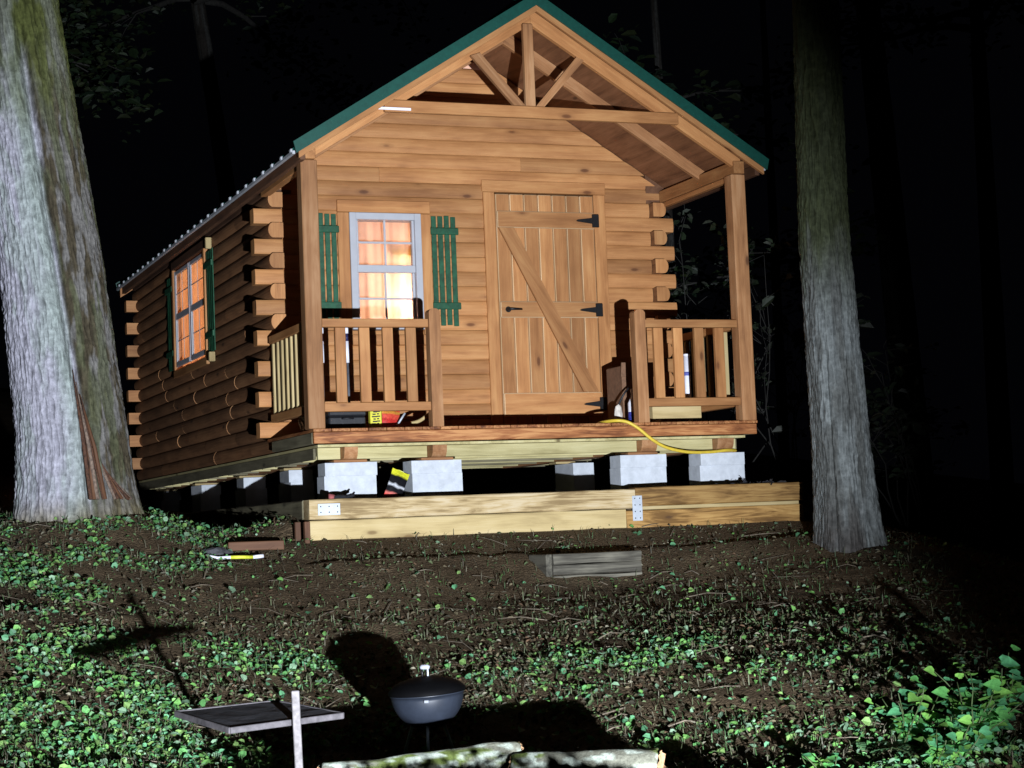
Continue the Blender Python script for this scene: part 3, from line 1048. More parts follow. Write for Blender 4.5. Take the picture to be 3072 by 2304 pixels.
# ================================================================== blocks and shims under the cabin
def block_mesh(lx, ly, lz, holes=True):
    xs = [0, .035, lx/2-.016, lx/2+.016, lx-.035, lx]
    ys = [0, .032, ly-.032, ly]
    V, F, ix = [], [], {}
    def vi(x, y, z):
        k = (round(x, 4), round(y, 4), round(z, 4))
        if k not in ix:
            ix[k] = len(V); V.append((x-lx/2, y-ly/2, z))
        return ix[k]
    solid = {(i, j): not (holes and j == 1 and i in (1, 3)) for i in range(5) for j in range(3)}
    for (i, j), sld in solid.items():
        if not sld:
            continue
        xa, xb, ya, yb = xs[i], xs[i+1], ys[j], ys[j+1]
        F.append((vi(xa, ya, lz), vi(xb, ya, lz), vi(xb, yb, lz), vi(xa, yb, lz)))
        F.append((vi(xa, yb, 0), vi(xb, yb, 0), vi(xb, ya, 0), vi(xa, ya, 0)))
        for (di, dj, e) in ((-1, 0, ((xa, yb), (xa, ya))), (1, 0, ((xb, ya), (xb, yb))), (0, -1, ((xa, ya), (xb, ya))), (0, 1, ((xb, yb), (xa, yb)))):
            if not solid.get((i+di, j+dj), False):
                (p, q) = e
                F.append((vi(*p, 0), vi(*q, 0), vi(*q, lz), vi(*p, lz)))
    bm = bmesh.new()
    bv = [bm.verts.new(v) for v in V]
    for f in F:
        bm.faces.new([bv[t] for t in f])
    es = [e for e in bm.edges if e.calc_face_angle(0) > .5]
    bmesh.ops.bevel(bm, geom=es, offset=.007, segments=2, affect='EDGES')
    me = bpy.data.meshes.new('concrete_block')
    bm.to_mesh(me); bm.free()
    me.materials.append(CONC)
    return me
B8, B4 = block_mesh(.39, .19, .19), block_mesh(.39, .19, .095, False)
def cblock(me, x, y, z, rz, label, group='concrete blocks under the cabin'):
    o = place(me, 'concrete_block', None, (x, y, z), (0, 0, rz))
    return tag(o, label, 'block', group)
SH = 'wooden shims on the blocks'
def shim(x, y, z, lx, ly, lz, label, kind='pale'):
    o = box('wooden_shim', x-lx/2, x+lx/2, y-ly/2, y+ly/2, z, z+lz, kind)
    return tag(o, label, 'shim', SH)
stacks = [(.322, 'leftmost front pier'), (.985, 'front pier beside the yellow and red bag'),
          (2.655, 'second front pier from the right'), (3.335, 'rightmost front pier under the yellow cord')]
zb0 = -.528
for i, (xc_, nm) in enumerate(stacks):
    cblock(B8, xc_, .20, zb0, rr.uniform(-.03, .03), 'grey concrete block at the bottom of the ' + nm)
    cblock(B4, xc_+rr.uniform(-.008, .008), .195, zb0+.1905, rr.uniform(-.04, .04), 'thin grey cap block on top of the ' + nm)
    shim(xc_+.01, .19, zb0+.286, .25, .15, .0215, 'pale wooden shim on the ' + nm, 'post')
cblock(B8, 2.81, 1.80, -.525, math.pi/2+.02, 'lower grey concrete block far under the middle of the deck')
cblock(B4, 2.81, 1.80, -.3345, math.pi/2, 'small pale grey block standing back under the middle of the deck')
shim(2.70, 1.8, -.239, .18, .16, .0185, 'pale wooden shim over the block back under the middle of the deck')
srow = [(1.62, 'nearest'), (3.15, 'second'), (5.0, 'third'), (6.95, 'farthest')]
for y_, nm in srow:
    cblock(B8, .32, y_, -.525, math.pi/2, 'lower grey block of the %s pier along the dark side wall' % nm)
    cblock(B4, .325, y_+.01, -.3345, math.pi/2+rr.uniform(-.1, .1), 'grey cap block of the %s pier along the dark side wall' % nm)
    shim(.31, y_-.06, -.239, .24, .14, .0185, 'pale wooden shim on the %s pier along the dark side wall' % nm)

# ================================================================== landscape timbers
def timber(x0, x1, y0, y1, z0_, z1_, kind, label, nm='landscape_timber', rot=None):
    o = rough_box(nm, x0, x1, y0, y1, z0_, z1_, kind, None, .004, rr_beam.randint(0, 999))
    return tag(o, label, 'timber', 'landscape timbers below the porch')
tu1 = timber(-.115, 2.365, -.35, -.212, -.652, -.512, 'timber', 'long pale weathered timber with a metal plate, upper course on the left')
tl1 = timber(-.115, 2.28, -.352, -.214, -.795, -.656, 'pale', 'long pale yellow timber lying on the dirt, lower course on the left')
tu2 = timber(2.369, 3.775, -.352, -.212, -.638, -.500, 'gold', 'golden brown timber, upper course on the right above the pale strip')
tl2 = timber(2.285, 3.77, -.356, -.216, -.806, -.668, 'gold', 'golden brown timber with a dark knot, lower course on the right')
st = box('wooden_strip', 2.40, 3.74, -.348, -.23, -.666, -.640, 'pale', None, .003)
tag(st, 'thin pale wooden strip between the two golden timbers', 'strip')
ts = timber(-.125, .005, -.205, 4.4, -.652, -.512, 'greyjoist', 'dark side timber running back along the left of the piers')
ts2 = timber(-.122, .008, -.205, 3.0, -.795, -.656, 'greyjoist', 'dark lower side timber half buried in the dirt on the left')
def plate(x0, x1, z0_, z1_, par):
    p = box('metal_plate', x0, x1, -.3585, -.3535, z0_, z1_, STEEL, par, .002)
    for qx in np.linspace(x0+.02, x1-.02, 3 if x1-x0 > .1 else 2):
        for qz in np.linspace(z0_+.02, z1_-.02, 2 if x1-x0 > .1 else 4):
            V, F = lathe_vf([(0, .003), (.004, .002), (.005, 0)], 8)
            mk('nail_head', V, F, IRON, p, (qx, -.3588, qz), (math.pi/2, 0, 0))
plate(-.055, .105, -.620, -.540, tu1)
pp = plate(2.335, 2.415, -.745, -.560, tu2)
# wooden pegs at the corner
for q, (x_, y_) in enumerate(((-.15, -.40), (-.19, -.30))):
    g_ = G(x_, y_)
    o = box('wooden_peg', x_-.02, x_+.02, y_-.02, y_+.02, g_-.06, -.66, wood('dark', 'z'), None, .003)
    tag(o, ('dark wooden peg at the left end of the pale timbers', 'second dark wooden peg just behind the corner of the timbers')[q], 'peg')
# step
stp = empty('wooden_step', (1.60, -1.25, -1.14), 'weathered grey wooden step block on the dirt below the timbers', 'step')
for q in range(3):
    zb_ = -1.155+q*.071
    rough_box('step_board', 1.262+rr.uniform(-.006, .006), 1.915+rr.uniform(-.02, .01), -1.38+rr.uniform(-.012, .012), -1.05, zb_, zb_+.066, wood('grey', 'x'), stp, .005, q+40)
box('step_end', 1.214, 1.258, -1.37, -1.06, -1.155, -.945, wood('grey', 'y'), stp, .005)

# ================================================================== things around the porch
# yellow extension cord: over the deck edge, sagging to the right pier
pts = [(2.40, .35, .012), (2.33, .12, .012), (2.38, -.02, .016), (2.46, -.05, .004), (2.54, -.075, -.045), (2.65, -.085, -.135),
       (2.78, -.07, -.20), (2.98, -.03, -.236), (3.2, .02, -.238), (3.36, .06, -.226), (3.48, .14, -.228)]
def spline(pts, n=6):
    P = [Vector(p) for p in pts]
    out = []
    for i in range(len(P)-1):
        a, b, c, d = P[max(i-1, 0)], P[i], P[i+1], P[min(i+2, len(P)-1)]
        for t in np.linspace(0, 1, n, endpoint=False):
            out.append(.5*((2*b)+(c-a)*t+(2*a-5*b+4*c-d)*t*t+(3*b-a-3*c+d)*t**3))
    out.append(P[-1])
    return out
CORD = plain('yellow_rubber', (.62, .45, .045), .5, var=.06)
hose = tube('extension_cord', spline(pts), .0125, CORD, None, 10)
tag(hose, 'yellow cord hanging over the deck edge down to the right pier', 'cord')

# snack bag leaning on the second pier
def bag(name, w, hgt, depth, bands, loc, rot, label, cat, parent=None):
    """crumpled pouch; bands = list of (fraction, colour)"""
    nu, nv = 9, 15
    V, tint, F = [], [], []
    for side in (1, -1):
        for j in range(nv):
            v = j/(nv-1)
            for i in range(nu):
                u = i/(nu-1)
                puff = depth*(math.sin(math.pi*u)**.6)*(math.sin(math.pi*min(1, max(0, v)))**.6)
                n_ = float(vnoise(u*5+3*side, v*7, 0, 21))-.5
                V.append(((u-.5)*w*(1-.06*math.sin(math.pi*v)), -side*(puff*(.7+.6*n_)+.001), v*hgt+.012*n_))
                c = bands[-1][1]
                for fr, cc in bands:
                    if v <= fr:
                        c = cc; break
                tint.append(c)
    for sd in range(2):
        o_ = sd*nu*nv
        for j in range(nv-1):
            for i in range(nu-1):
                f = (o_+j*nu+i, o_+j*nu+i+1, o_+(j+1)*nu+i+1, o_+(j+1)*nu+i)
                F.append(f if sd == 0 else f[::-1])
    o = mk(name, V, F, attr_mat('printed_film', .35, .5), parent, loc, rot, True, np.array(tint))
    if label:
        tag(o, label, cat)
    return o
Y_, K_, R_, W_ = (.62, .62, .03), (.006, .006, .008), (.55, .03, .03), (.6, .62, .66)
gzb = G(.66, .02)
bag('snack_bag', .135, .245, .022, [(.16, R_), (.28, (.62, .16, .13)), (.36, K_), (.42, Y_), (.46, K_), (.54, W_), (.80, K_), (1.1, Y_)],
    (.60, .03, gzb+.004), (-.28, .42, -.1), 'yellow, black and red plastic bag leaning on the second pier', 'bag')

# small tools and scraps lying along the timbers
def blob(name, r, loc, mat, label, cat, sc=(1, 1, 1), seed=1, amp=.35, parent=None, sub=3):
    bm = bmesh.new()
    bmesh.ops.create_icosphere(bm, subdivisions=sub, radius=1)
    P = np.array([v.co[:] for v in bm.verts])
    n_ = fbm(P[:, 0]*1.7+seed*7, P[:, 1]*1.7, P[:, 2]*1.7, seed, 3)
    for v, q in zip(bm.verts, n_):
        s_ = r*(1+amp*(q-.5)*2)
        v.co = Vector((v.co.x*sc[0], v.co.y*sc[1], v.co.z*sc[2]))*s_
    me = bpy.data.meshes.new(name)
    bm.to_mesh(me); bm.free()
    me.materials.append(mat)
    o = place(me, name, parent, loc)
    if label:
        tag(o, label, cat)
    return o
GLOVE = plain('dark_cloth', (.010, .010, .013), .9, var=.3, scale=30, bump=.3)
gl = empty('work_glove', (.10, -.29, -.512), 'crumpled dark glove with a pink cuff on the left end of the timber', 'glove')
blob('palm', .045, (.13, -.28, -.497), GLOVE, None, None, (1.3, .8, .35), 4, .4, gl)
for q in range(4):
    a_ = -.5+.3*q
    tube('finger', [(.17, -.29+.015*q, -.497), (.20+.01*q, -.30+.02*q, -.492+.01*(q % 2)), (.225+.008*q, -.305+.026*q, -.485+.02*(q == 3))], [.011, .010, .007], GLOVE, gl, 8)
tube('cuff', [(.085, -.28, -.497), (.045, -.285, -.498)], [.022, .027], plain('pink_knit', (.30, .08, .08), .9), gl, 10)
db = []
for q in range(26):
    db.append((rr.uniform(3.08, 3.66), rr.uniform(-.33, -.23), rr.uniform(-.499, -.489)))

# porch contents, left
tb = empty('tool_case', (.44, .62, 0), 'flat black tool case on the porch floor behind the left railing', 'case')
box('case_body', .29, .575, .50, .74, .001, .115, BLACKP, tb, .01)
box('case_lid', .285, .58, .495, .745, .117, .160, BLACKP, tb, .012)
tube('case_handle', [(.39, .494, .10), (.39, .47, .10), (.47, .47, .10), (.47, .494, .10)], .007, BLACKP, tb)
pk = empty('parts_package', (.62, .5, 0), 'yellow labelled package on the porch floor beside the black case', 'package')
box('package_body', .600, .690, .47, .52, .001, .165, plain('yellow_card', (.62, .58, .05), .6, var=.08), pk, .004)
for q in range(6):
    zz = .05+.018*q
    box('print_mark', .612+.006*(q % 3), .642+.01*(q % 2), .4675, .4695, zz, zz+.010, BLACKP, pk, 0)
    box('print_mark', .652, .668+.008*(q % 2), .4675, .4695, zz+.003, zz+.012, BLACKP, pk, 0)
rb = bag('red_bag', .16, .17, .03, [(.5, (.50, .03, .025)), (.75, (.60, .07, .04)), (.9, (.6, .26, .04)), (1.1, (.5, .04, .03))], (.775, .52, .003), (-.15, .1, .2),
         'crumpled red and orange bag next to the yellow package', 'bag')
sw = empty('handsaw', (1.0, .42, 0), 'tool with a pale curved handle lying under the left railing', 'tool')
tube('saw_handle', spline([(.90, .40, .05), (.97, .41, .07), (1.05, .42, .12), (1.10, .43, .16)]), [.014]*19, wood('pale', 'x'), sw, 8)
tube('saw_back', [(.86, .43, .13), (.80, .44, .04)], .008, STEEL, sw, 8)
for q, (x_, lab) in enumerate(((.335, 'slim white topped pole leaning by the left porch post'), (.535, 'second white sleeved pole behind the left railing'))):
    pz = empty('leaning_pole', (x_, .8, 0), lab, 'pole', 'poles behind the left railing')
    tube('shaft', [(x_, .78, .001), (x_, .80, .62)], .010, plain('grey_shaft', (.09, .095, .11), .5), pz, 10)
    tube('sleeve', [(x_, .795, .545), (x_, .80, .71)], .017, WHITEP, pz, 12)
    tube('collar', [(x_, .80, .715), (x_, .801, .765)], .013, plain('dark_blue_collar', (.02, .02, .08), .5), pz, 12)
    tube('tip', [(x_, .80, .77), (x_, .803, .835)], .019, WHITEP, pz, 12)
# porch contents, right
cb = empty('cardboard_box', (2.87, .75, 0), 'brown cardboard box standing behind the right newel post', 'box')
box('carton', 2.74, 3.02, .60, .90, .001, .49, CARD, cb, .006)
box('box_flap', 2.73, 3.03, .585, .5985, .40, .515, CARD, cb, .003, (.2, 0, 0))
bo = empty('spray_bottle', (2.70, .33, 0), 'white bottle with blue print standing behind the right newel post', 'bottle')
V, F = lathe_vf([(0, 0), (.04, 0), (.042, .01), (.042, .17), (.02, .21), (.014, .22), (.014, .25), (0, .25)], 18)
mk('bottle_body', V, F, WHITEP, bo, (2.70, .33, .001), smooth=True)
V, F = lathe_vf([(.0425, .03), (.0432, .031), (.0432, .10), (.0425, .101)], 18)
mk('bottle_label', V, F, plain('blue_print', (.03, .04, .25), .5, var=.5, scale=60, bump=0), bo, (2.70, .33, .001), smooth=True)
V, F = lathe_vf([(.016, .25), (.017, .28), (.0, .285)], 12)
mk('bottle_cap', V, F, WHITEP, bo, (2.70, .33, .001), smooth=True)
blob('paper_cup', .052, (2.585, .36, .085), plain('white_paper', (.60, .55, .48), .85), 'crumpled white paper lying beside the bottle at the door side', 'paper', (.62, .5, 1.6), 8, .25)
wt = empty('white_tube', (3.29, .55, 0), 'white cylindrical tube standing behind the right railing', 'tube')
tube('tube_body', [(3.29, .55, .001), (3.295, .55, .56)], .026, WHITEP, wt, 16)
tube('tube_band', [(3.293, .55, .40), (3.2935, .55, .43)], .0275, plain('blue_band', (.10, .12, .4), .5), wt, 16)
tube('tube_cap', [(3.295, .55, .5605), (3.2955, .55, .575)], .028, WHITEP, wt, 16)
pw = empty('board_stack', (3.12, .47, 0), 'pale board resting across two cleats under the right railing', 'board')
box('board', 2.90, 3.33, .40, .52, .05, .155, wood('pale', 'x'), pw, .004)
box('cleat', 2.94, 2.98, .42, .50, .001, .048, wood('pale', 'y'), pw, .003)
box('cleat', 3.22, 3.26, .42, .50, .001, .048, wood('pale', 'y'), pw, .003)
bk = tube('black_cable', spline([(2.86, D-.07, .02), (2.80, 1.15, .03), (2.72, .9, .012), (2.66, .6, .012), (2.62, .5, .10), (2.66, .42, .24), (2.72, .44, .30)]), .008, BLACKP, None, 8)
tag(bk, 'black cable looping up from the porch floor beside the door', 'cable')
# dark lump under the left side railing
blob('plastic_sack', .09, (.20, .75, .075), plain('black_sack', (.016, .017, .018), .4, var=.4, scale=12, bump=.4), 'dark crumpled sack on the porch floor under the left side railing', 'sack', (.8, 1.5, .85), 13, .5)

# ================================================================== kettle grill
gx0, gy0 = -.865, -4.985
gg = G(gx0, gy0)
grill = empty('kettle_grill', (gx0, gy0, gg), 'small kettle grill with grey bowl and black lid on the slope', 'grill')
R0, zr = .162, -1.468
def semi(r, d, n, flat=0):
    return [(max(flat, r*math.cos(t)), -d*math.sin(t)) for t in np.linspace(0, math.pi/2, n)]
BOWL = plain('grey_enamel', (.015, .019, .028), .42, var=.12, scale=9, bump=.02, spec=.5)
LID = plain('black_enamel', (.0022, .0022, .0025), .6, var=.1, scale=9, bump=0, spec=.03)
tiltg = (0, math.radians(-3), 0)
V, F = lathe_vf([(R0-.008, .002), (R0+.003, .004), (R0+.004, -.004)]+semi(R0, .158, 14, .03), 48)
bowl = mk('bowl', V, F, BOWL, grill, (gx0, gy0, zr), tiltg, True)
V, F = lathe_vf([(R0+.009, .003), (R0+.010, .016), (R0-.002, .030), (R0-.020, .044), (R0-.050, .058), (.06, .072), (.0, .076)], 48)
lid = mk('lid', V, F, LID, grill, (gx0, gy0, zr), tiltg, True)
tdir = Vector((RH.x, RH.y, 0)); fdir = Vector((FH.x, FH.y, 0))
def gp(a, b, c):
    return Vector((gx0, gy0, zr))+tdir*a+fdir*b+Vector((0, 0, c))
tube('handle_bracket', [gp(-.017, 0, .068), gp(-.018, 0, .108)], .004, IRON, lid, 8)
tube('handle_bracket', [gp(.007, 0, .068), gp(.007, 0, .108)], .004, STEEL, lid, 8)
tube('handle_grip', [gp(-.026, 0, .112), gp(-.018, 0, .115), gp(.008, 0, .115), gp(.016, 0, .112)], [.007, .011, .011, .007], plain('pale_grip', (.26, .27, .31), .4), lid, 12)
V, F = lathe_vf([(0, .004), (.022, .003), (.023, 0)], 16)
mk('vent', V, F, LID, lid, gp(.085, -.03, .0625), (.12, .25, 0), True)
cl_ = box('bowl_clip', -.011, .011, -.008, .008, -.007, .007, plain('dull_clip', (.14, .15, .17), .5), bowl, .003)
cl_.location = gp(.005, -R0-.008, -.022); cl_.rotation_euler = (0, 0, -YAW); cl_.matrix_parent_inverse = Matrix.Translation(-Vector((gx0, gy0, zr))); 
for q, a_ in enumerate((-1.55, .55, 2.65)):
    ca, sa = math.cos(a_), math.sin(a_)
    top = gp(.075*ca, .075*sa, -.125)
    bot = gp(.135*ca, .135*sa, 0); bot.z = G(bot.x, bot.y)+.004
    lg = tube('leg', [top, bot], .0075, STEEL, grill, 10)
    tube('foot', [bot, bot+Vector((ca*.012, sa*.012, -.002))], .011, BLACKP, lg, 10)
# inverse fix for bowl children (bowl is tilted): keep them in world place
for c_ in (bowl, lid):
    for ch in [o for o in bpy.data.objects if o.parent is c_]:
        ch.matrix_parent_inverse = (Matrix.Translation(Vector((gx0, gy0, zr))) @ Matrix.Rotation(tiltg[1], 4, 'Y')).inverted()

# ================================================================== stake with a square board
sx_, sy_ = -1.835, -6.432
sg = G(sx_, sy_)
stk = empty('stake_table', (sx_, sy_, sg), 'pale wooden stake with a flat square board nailed to it in the foreground', 'stand')
box('stake', sx_-.0135, sx_+.0135, sy_-.011, sy_+.011, sg-.05, -1.294, plain('grey_stake', (.125, .115, .115), .85, var=.22, scale=30, bump=.25), stk, .003, (0, math.radians(-1), -YAW))
bn = Vector((-.0399, -.1015, .9940)).normalized()
bc = [(-2.186, -6.021), (-2.073, -6.416), (-1.655, -6.392), (-1.808, -6.034)]
cb0 = Vector((-1.911, -6.242, -1.385))
def bz(x, y, off):
    return cb0.z-(bn.x*(x-cb0.x)+bn.y*(y-cb0.y))/bn.z+off
BRD = plain('grey_board', (.018, .018, .022), .8, var=.35, scale=14, bump=.25)
def lerp2(a, b, t):
    return (a[0]+(b[0]-a[0])*t, a[1]+(b[1]-a[1])*t)
V, F = [], []
nB = 14
for lay in (0, -.010):
    for i in range(nB+1):
        for k in range(nB+1):
            x_, y_ = lerp2(lerp2(bc[0], bc[1], i/nB), lerp2(bc[3], bc[2], i/nB), k/nB)
            V.append((x_, y_, bz(x_, y_, lay+(.004*(float(vnoise(i*.5, k*.5, 0, 88))-.5)))))
m_ = nB+1
for i in range(nB):
    for k in range(nB):
        q4 = (i*m_+k, i*m_+k+1, (i+1)*m_+k+1, (i+1)*m_+k)
        F.append(q4[::-1]); F.append(tuple(m_*m_+t for t in q4))
mk('board_top', [Vector(v)-cb0 for v in V], F, BRD, stk, cb0)
for (a, b) in ((0, 1), (1, 2), (2, 3), (3, 0)):
    p = Vector((*bc[a], bz(*bc[a], -.008))); q = Vector((*bc[b], bz(*bc[b], -.008)))
    bar('edge_strip', p, q, .022, .010, plain('pale_edge', (.050, .045, .048), .8, var=.25, scale=30, bump=.2), stk, .002)

# ================================================================== logs in the foreground
def bark_log(name, p, q, r0, r1, seed, label):
    p, q = Vector(p), Vector(q)
    n, sg_ = 60, 44
    ax = (q-p).normalized()
    u = Vector((0, 0, 1)); u = (u-ax*u.dot(ax)).normalized(); w = ax.cross(u)
    V, T = [], []
    Ln = (q-p).length
    for i in range(n):
        t = i/(n-1)
        for k in range(sg_):
            a_ = 2*math.pi*k/sg_
            ca, sa = math.cos(a_), math.sin(a_)
            nn = float(fbm(t*Ln*9+seed, ca*2+3, sa*2+3, seed, 4))
            big = float(vnoise(t*Ln*4+seed, ca*1.2+2, sa*1.2, seed+5))
            r_ = (r0+(r1-r0)*t)*(1+.20*(nn-.5)+.16*(big-.5))
            if i in (0, n-1):
                r_ *= .92
            pos = p+ax*(t*Ln+(.02*(vnoise(ca*2, sa*2, 0, seed+9)-.5) if i in (0, n-1) else 0))+(u*ca+w*sa)*r_
            V.append(pos)
            moss = float(sstep(.52, .62, fbm(t*Ln*5+9, ca*1.5+seed, sa*1.5, seed+20, 3)))
            lich = float(sstep(.55, .63, vnoise(t*Ln*26, ca*5+seed, sa*5, seed+30)))
            c = np.array([.15, .15, .115])*(.6+.8*nn)
            c = c*(1-moss)+np.array([.10, .13, .035])*moss
            c = c*(1-lich)+np.array([.34, .38, .32])*lich
            T.append(c)
    F = []
    for i in range(n-1):
        for k in range(sg_):
            F.append((i*sg_+k, i*sg_+(k+1) % sg_, (i+1)*sg_+(k+1) % sg_, (i+1)*sg_+k))
    c0 = (p+q)/2
    o = mk(name, [v-c0 for v in V], F, attr_mat('lichen_bark', .9, .1, .004, 90), None, c0, None, True, np.array(T))
    o['_w'] = tuple(c0)
    for e, (pt, rr_, sgn) in enumerate(((p, r0, -1), (q, r1, 1))):
        V2, F2 = [pt+ax*sgn*.006], []
        for k in range(sg_):
            a_ = 2*math.pi*k/sg_
            j = rr.uniform(-.012, .022)
            V2.append(pt+ax*sgn*(.004+j*.5)+(u*math.cos(a_)+w*math.sin(a_))*rr_*.93)
        for k in range(sg_):
            F2.append((0, 1+k, 1+(k+1) % sg_))
        mk('cut_end', [v-c0 for v in V2], F2, plain('broken_wood', (.42, .25, .13), .8, var=.25, scale=40, bump=.3), o, c0)
    tag(o, label, 'log', 'logs in the foreground')
    return o
bark_log('firewood_log', (-1.62, -5.93, -1.690), (-.845, -6.02, -1.664), .066, .080, 3, 'thin lichen covered log with an orange broken end in the foreground')
bark_log('firewood_log', (-.905, -6.12, -1.702), (-.44, -6.45, -1.700), .082, .094, 8, 'thicker mossy log at the bottom right of the thin one')
blob('white_stone', .036, (-1.0, -5.62, G(-1.0, -5.62)+.03), plain('white_stone', (.62, .63, .62), .85, var=.08, scale=20), 'white stone between the grill and the thin log', 'stone', (1.1, .8, 1.0), 5, .3)

# scraps at the left below the side timber
sc_ = empty('plastic_strip', (-.74, -.79, G(-.74, -.79)), 'white plastic strip with a yellow middle lying on the slope by the timbers', 'strip')
def gpt(x, y, o=.012):
    return (x, y, G(x, y)+o)
line = [gpt(-.93, -.775, .03), gpt(-.86, -.80, .03), gpt(-.78, -.82, .034), gpt(-.70, -.82, .036), gpt(-.63, -.81, .04), gpt(-.56, -.805, .05)]
tube('white_end', line[:3], [.004, .010, .011], WHITEP, sc_, 8)
tube('yellow_middle', line[2:5], .012, plain('yellow_plastic', (.60, .62, .05), .5), sc_, 8)
tube('white_end', line[4:], [.012, .014], WHITEP, sc_, 8)
pk_ = bar('scrap_plank', gpt(-.73, -.53, .03), gpt(-.36, -.58, .045), .06, .03, 'dark')
tag(pk_, 'short reddish brown plank lying in the dirt left of the timbers', 'plank')
blob('dark_rock', .07, gpt(-.83, -.60, .01), plain('dark_rock', (.05, .05, .055), .9, var=.3, scale=15, bump=.3), 'dark rock beside the reddish plank left of the timbers', 'rock', (1.4, 1, .6), 17, .5)

# ================================================================== trees
BARK = attr_mat('tree_bark', .9, .12, .010, 26)
def trunk_mesh(name, pts, rads, seed, seg, rings, amp, tintf, parent, facing=None, lobes=None, mat=None, loc=None):
    pts = np.array(pts, float); rads = np.array(rads, float)
    s = np.r_[0, np.cumsum(np.linalg.norm(np.diff(pts, axis=0), axis=1))]
    t = np.linspace(0, s[-1], rings)
    C_ = np.stack([np.interp(t, s, pts[:, i]) for i in range(3)], 1)
    R_ = np.interp(t, s, rads)
    th = np.linspace(0, 2*np.pi, seg, endpoint=False)
    T_, TH = np.meshgrid(t, th, indexing='ij')
    ca, sa = np.cos(TH), np.sin(TH)
    Rg = R_[:, None]
    k = 1.0
    # bark plates: long vertical ridges broken by short cross cracks
    ph = TH*Rg*0+TH
    wob = .35*(fbm(ca*2+seed, sa*2, T_*1.4, seed, 3)-.5)
    n1 = vnoise((ca+wob)*17*Rg/.38, (sa+wob)*17*Rg/.38, T_*8.0, seed+1)
    n2 = vnoise(ca*34*Rg/.38, sa*34*Rg/.38, T_*20, seed+2)
    n3 = vnoise(ca*60*Rg/.38, sa*60*Rg/.38, T_*34, seed+3)
    ridge = 1-np.abs(2*n1-1)
    ridge2 = 1-np.abs(2*n2-1)
    rel = .5*ridge**1.2+.33*ridge2+.17*n3
    rad = Rg*(1+.05*(fbm(ca*1.3+seed, sa*1.3, T_*.7, seed+6, 2)-.5))+amp*(rel-.55)
    if lobes is not None:
        rad = rad+lobes(TH, T_)
    X = C_[:, 0:1]+rad*ca; Yv = C_[:, 1:2]+rad*sa; Z = np.repeat(C_[:, 2:3], seg, 1)
    V = np.stack([X, Yv, Z], -1).reshape(-1, 3)
    col = tintf(TH, T_, Z, rel).reshape(-1, 3)
    ii = np.arange(rings*seg).reshape(rings, seg)
    q = np.stack([ii[:-1], np.roll(ii[:-1], -1, 1), np.roll(ii[1:], -1, 1), ii[1:]], -1).reshape(-1, 4)
    c0 = pts[0] if loc is None else np.array(loc)
    return mk_np(name, V-c0, q, mat or BARK, col, True, parent, tuple(c0))
def mixc(a, b, m):
    return a*(1-m[..., None])+b*m[..., None]

def leaves_mesh(name, P, size, seed, mat, parent, cols, loc, flat=.0, aspect=.6, upb=None):
    """P: leaf base points; random orientation, two folded quads each"""
    r = np.random.default_rng(seed)
    n = len(P)
    th = r.uniform(0, 2*np.pi, n)
    el = r.normal(0, .5, n)*(1-flat)+flat*r.normal(0, .22, n)
    d = np.stack([np.cos(th)*np.cos(el), np.sin(th)*np.cos(el), np.sin(el)], 1)
    ref = np.tile([0, 0, 1.0], (n, 1))+r.normal(0, .45*(1-flat)+.15, (n, 3))
    s_ = np.cross(d, ref); s_ /= np.linalg.norm(s_, axis=1, keepdims=True)+1e-9
    nn = np.cross(s_, d)
    L_ = size*np.clip(np.exp(r.normal(0, .42, n)), .4, 1.9)
    w = L_*aspect
    fold = r.uniform(.05, .3, n)
    def pt(a, b, c):
        return P+d*(L_*a)[:, None]+s_*(w*b)[:, None]+nn*(L_*c*fold)[:, None]
    vs_ = [pt(0, 0, 0), pt(.28, -.46, .8), pt(.68, -.40, .8), pt(1, 0, -.2), pt(.68, .40, .8), pt(.28, .46, .8)]
    V = np.stack(vs_, 1).reshape(-1, 3)
    b = (np.arange(n)*6)[:, None]
    q = np.concatenate([b+np.array([0, 1, 2, 3]), b+np.array([3, 4, 5, 0])], 1).reshape(-1, 4)
    ci = r.integers(0, len(cols), n)
    C_ = np.array(cols)[ci]*r.uniform(.6, 1.35, (n, 1))
    C_ = np.repeat(C_, 6, 0)
    return mk_np(name, V-np.array(loc), q, mat, C_, False, parent, loc)
LEAF = attr_mat('leaf', .55, .35, 0, 40, trans=.25)

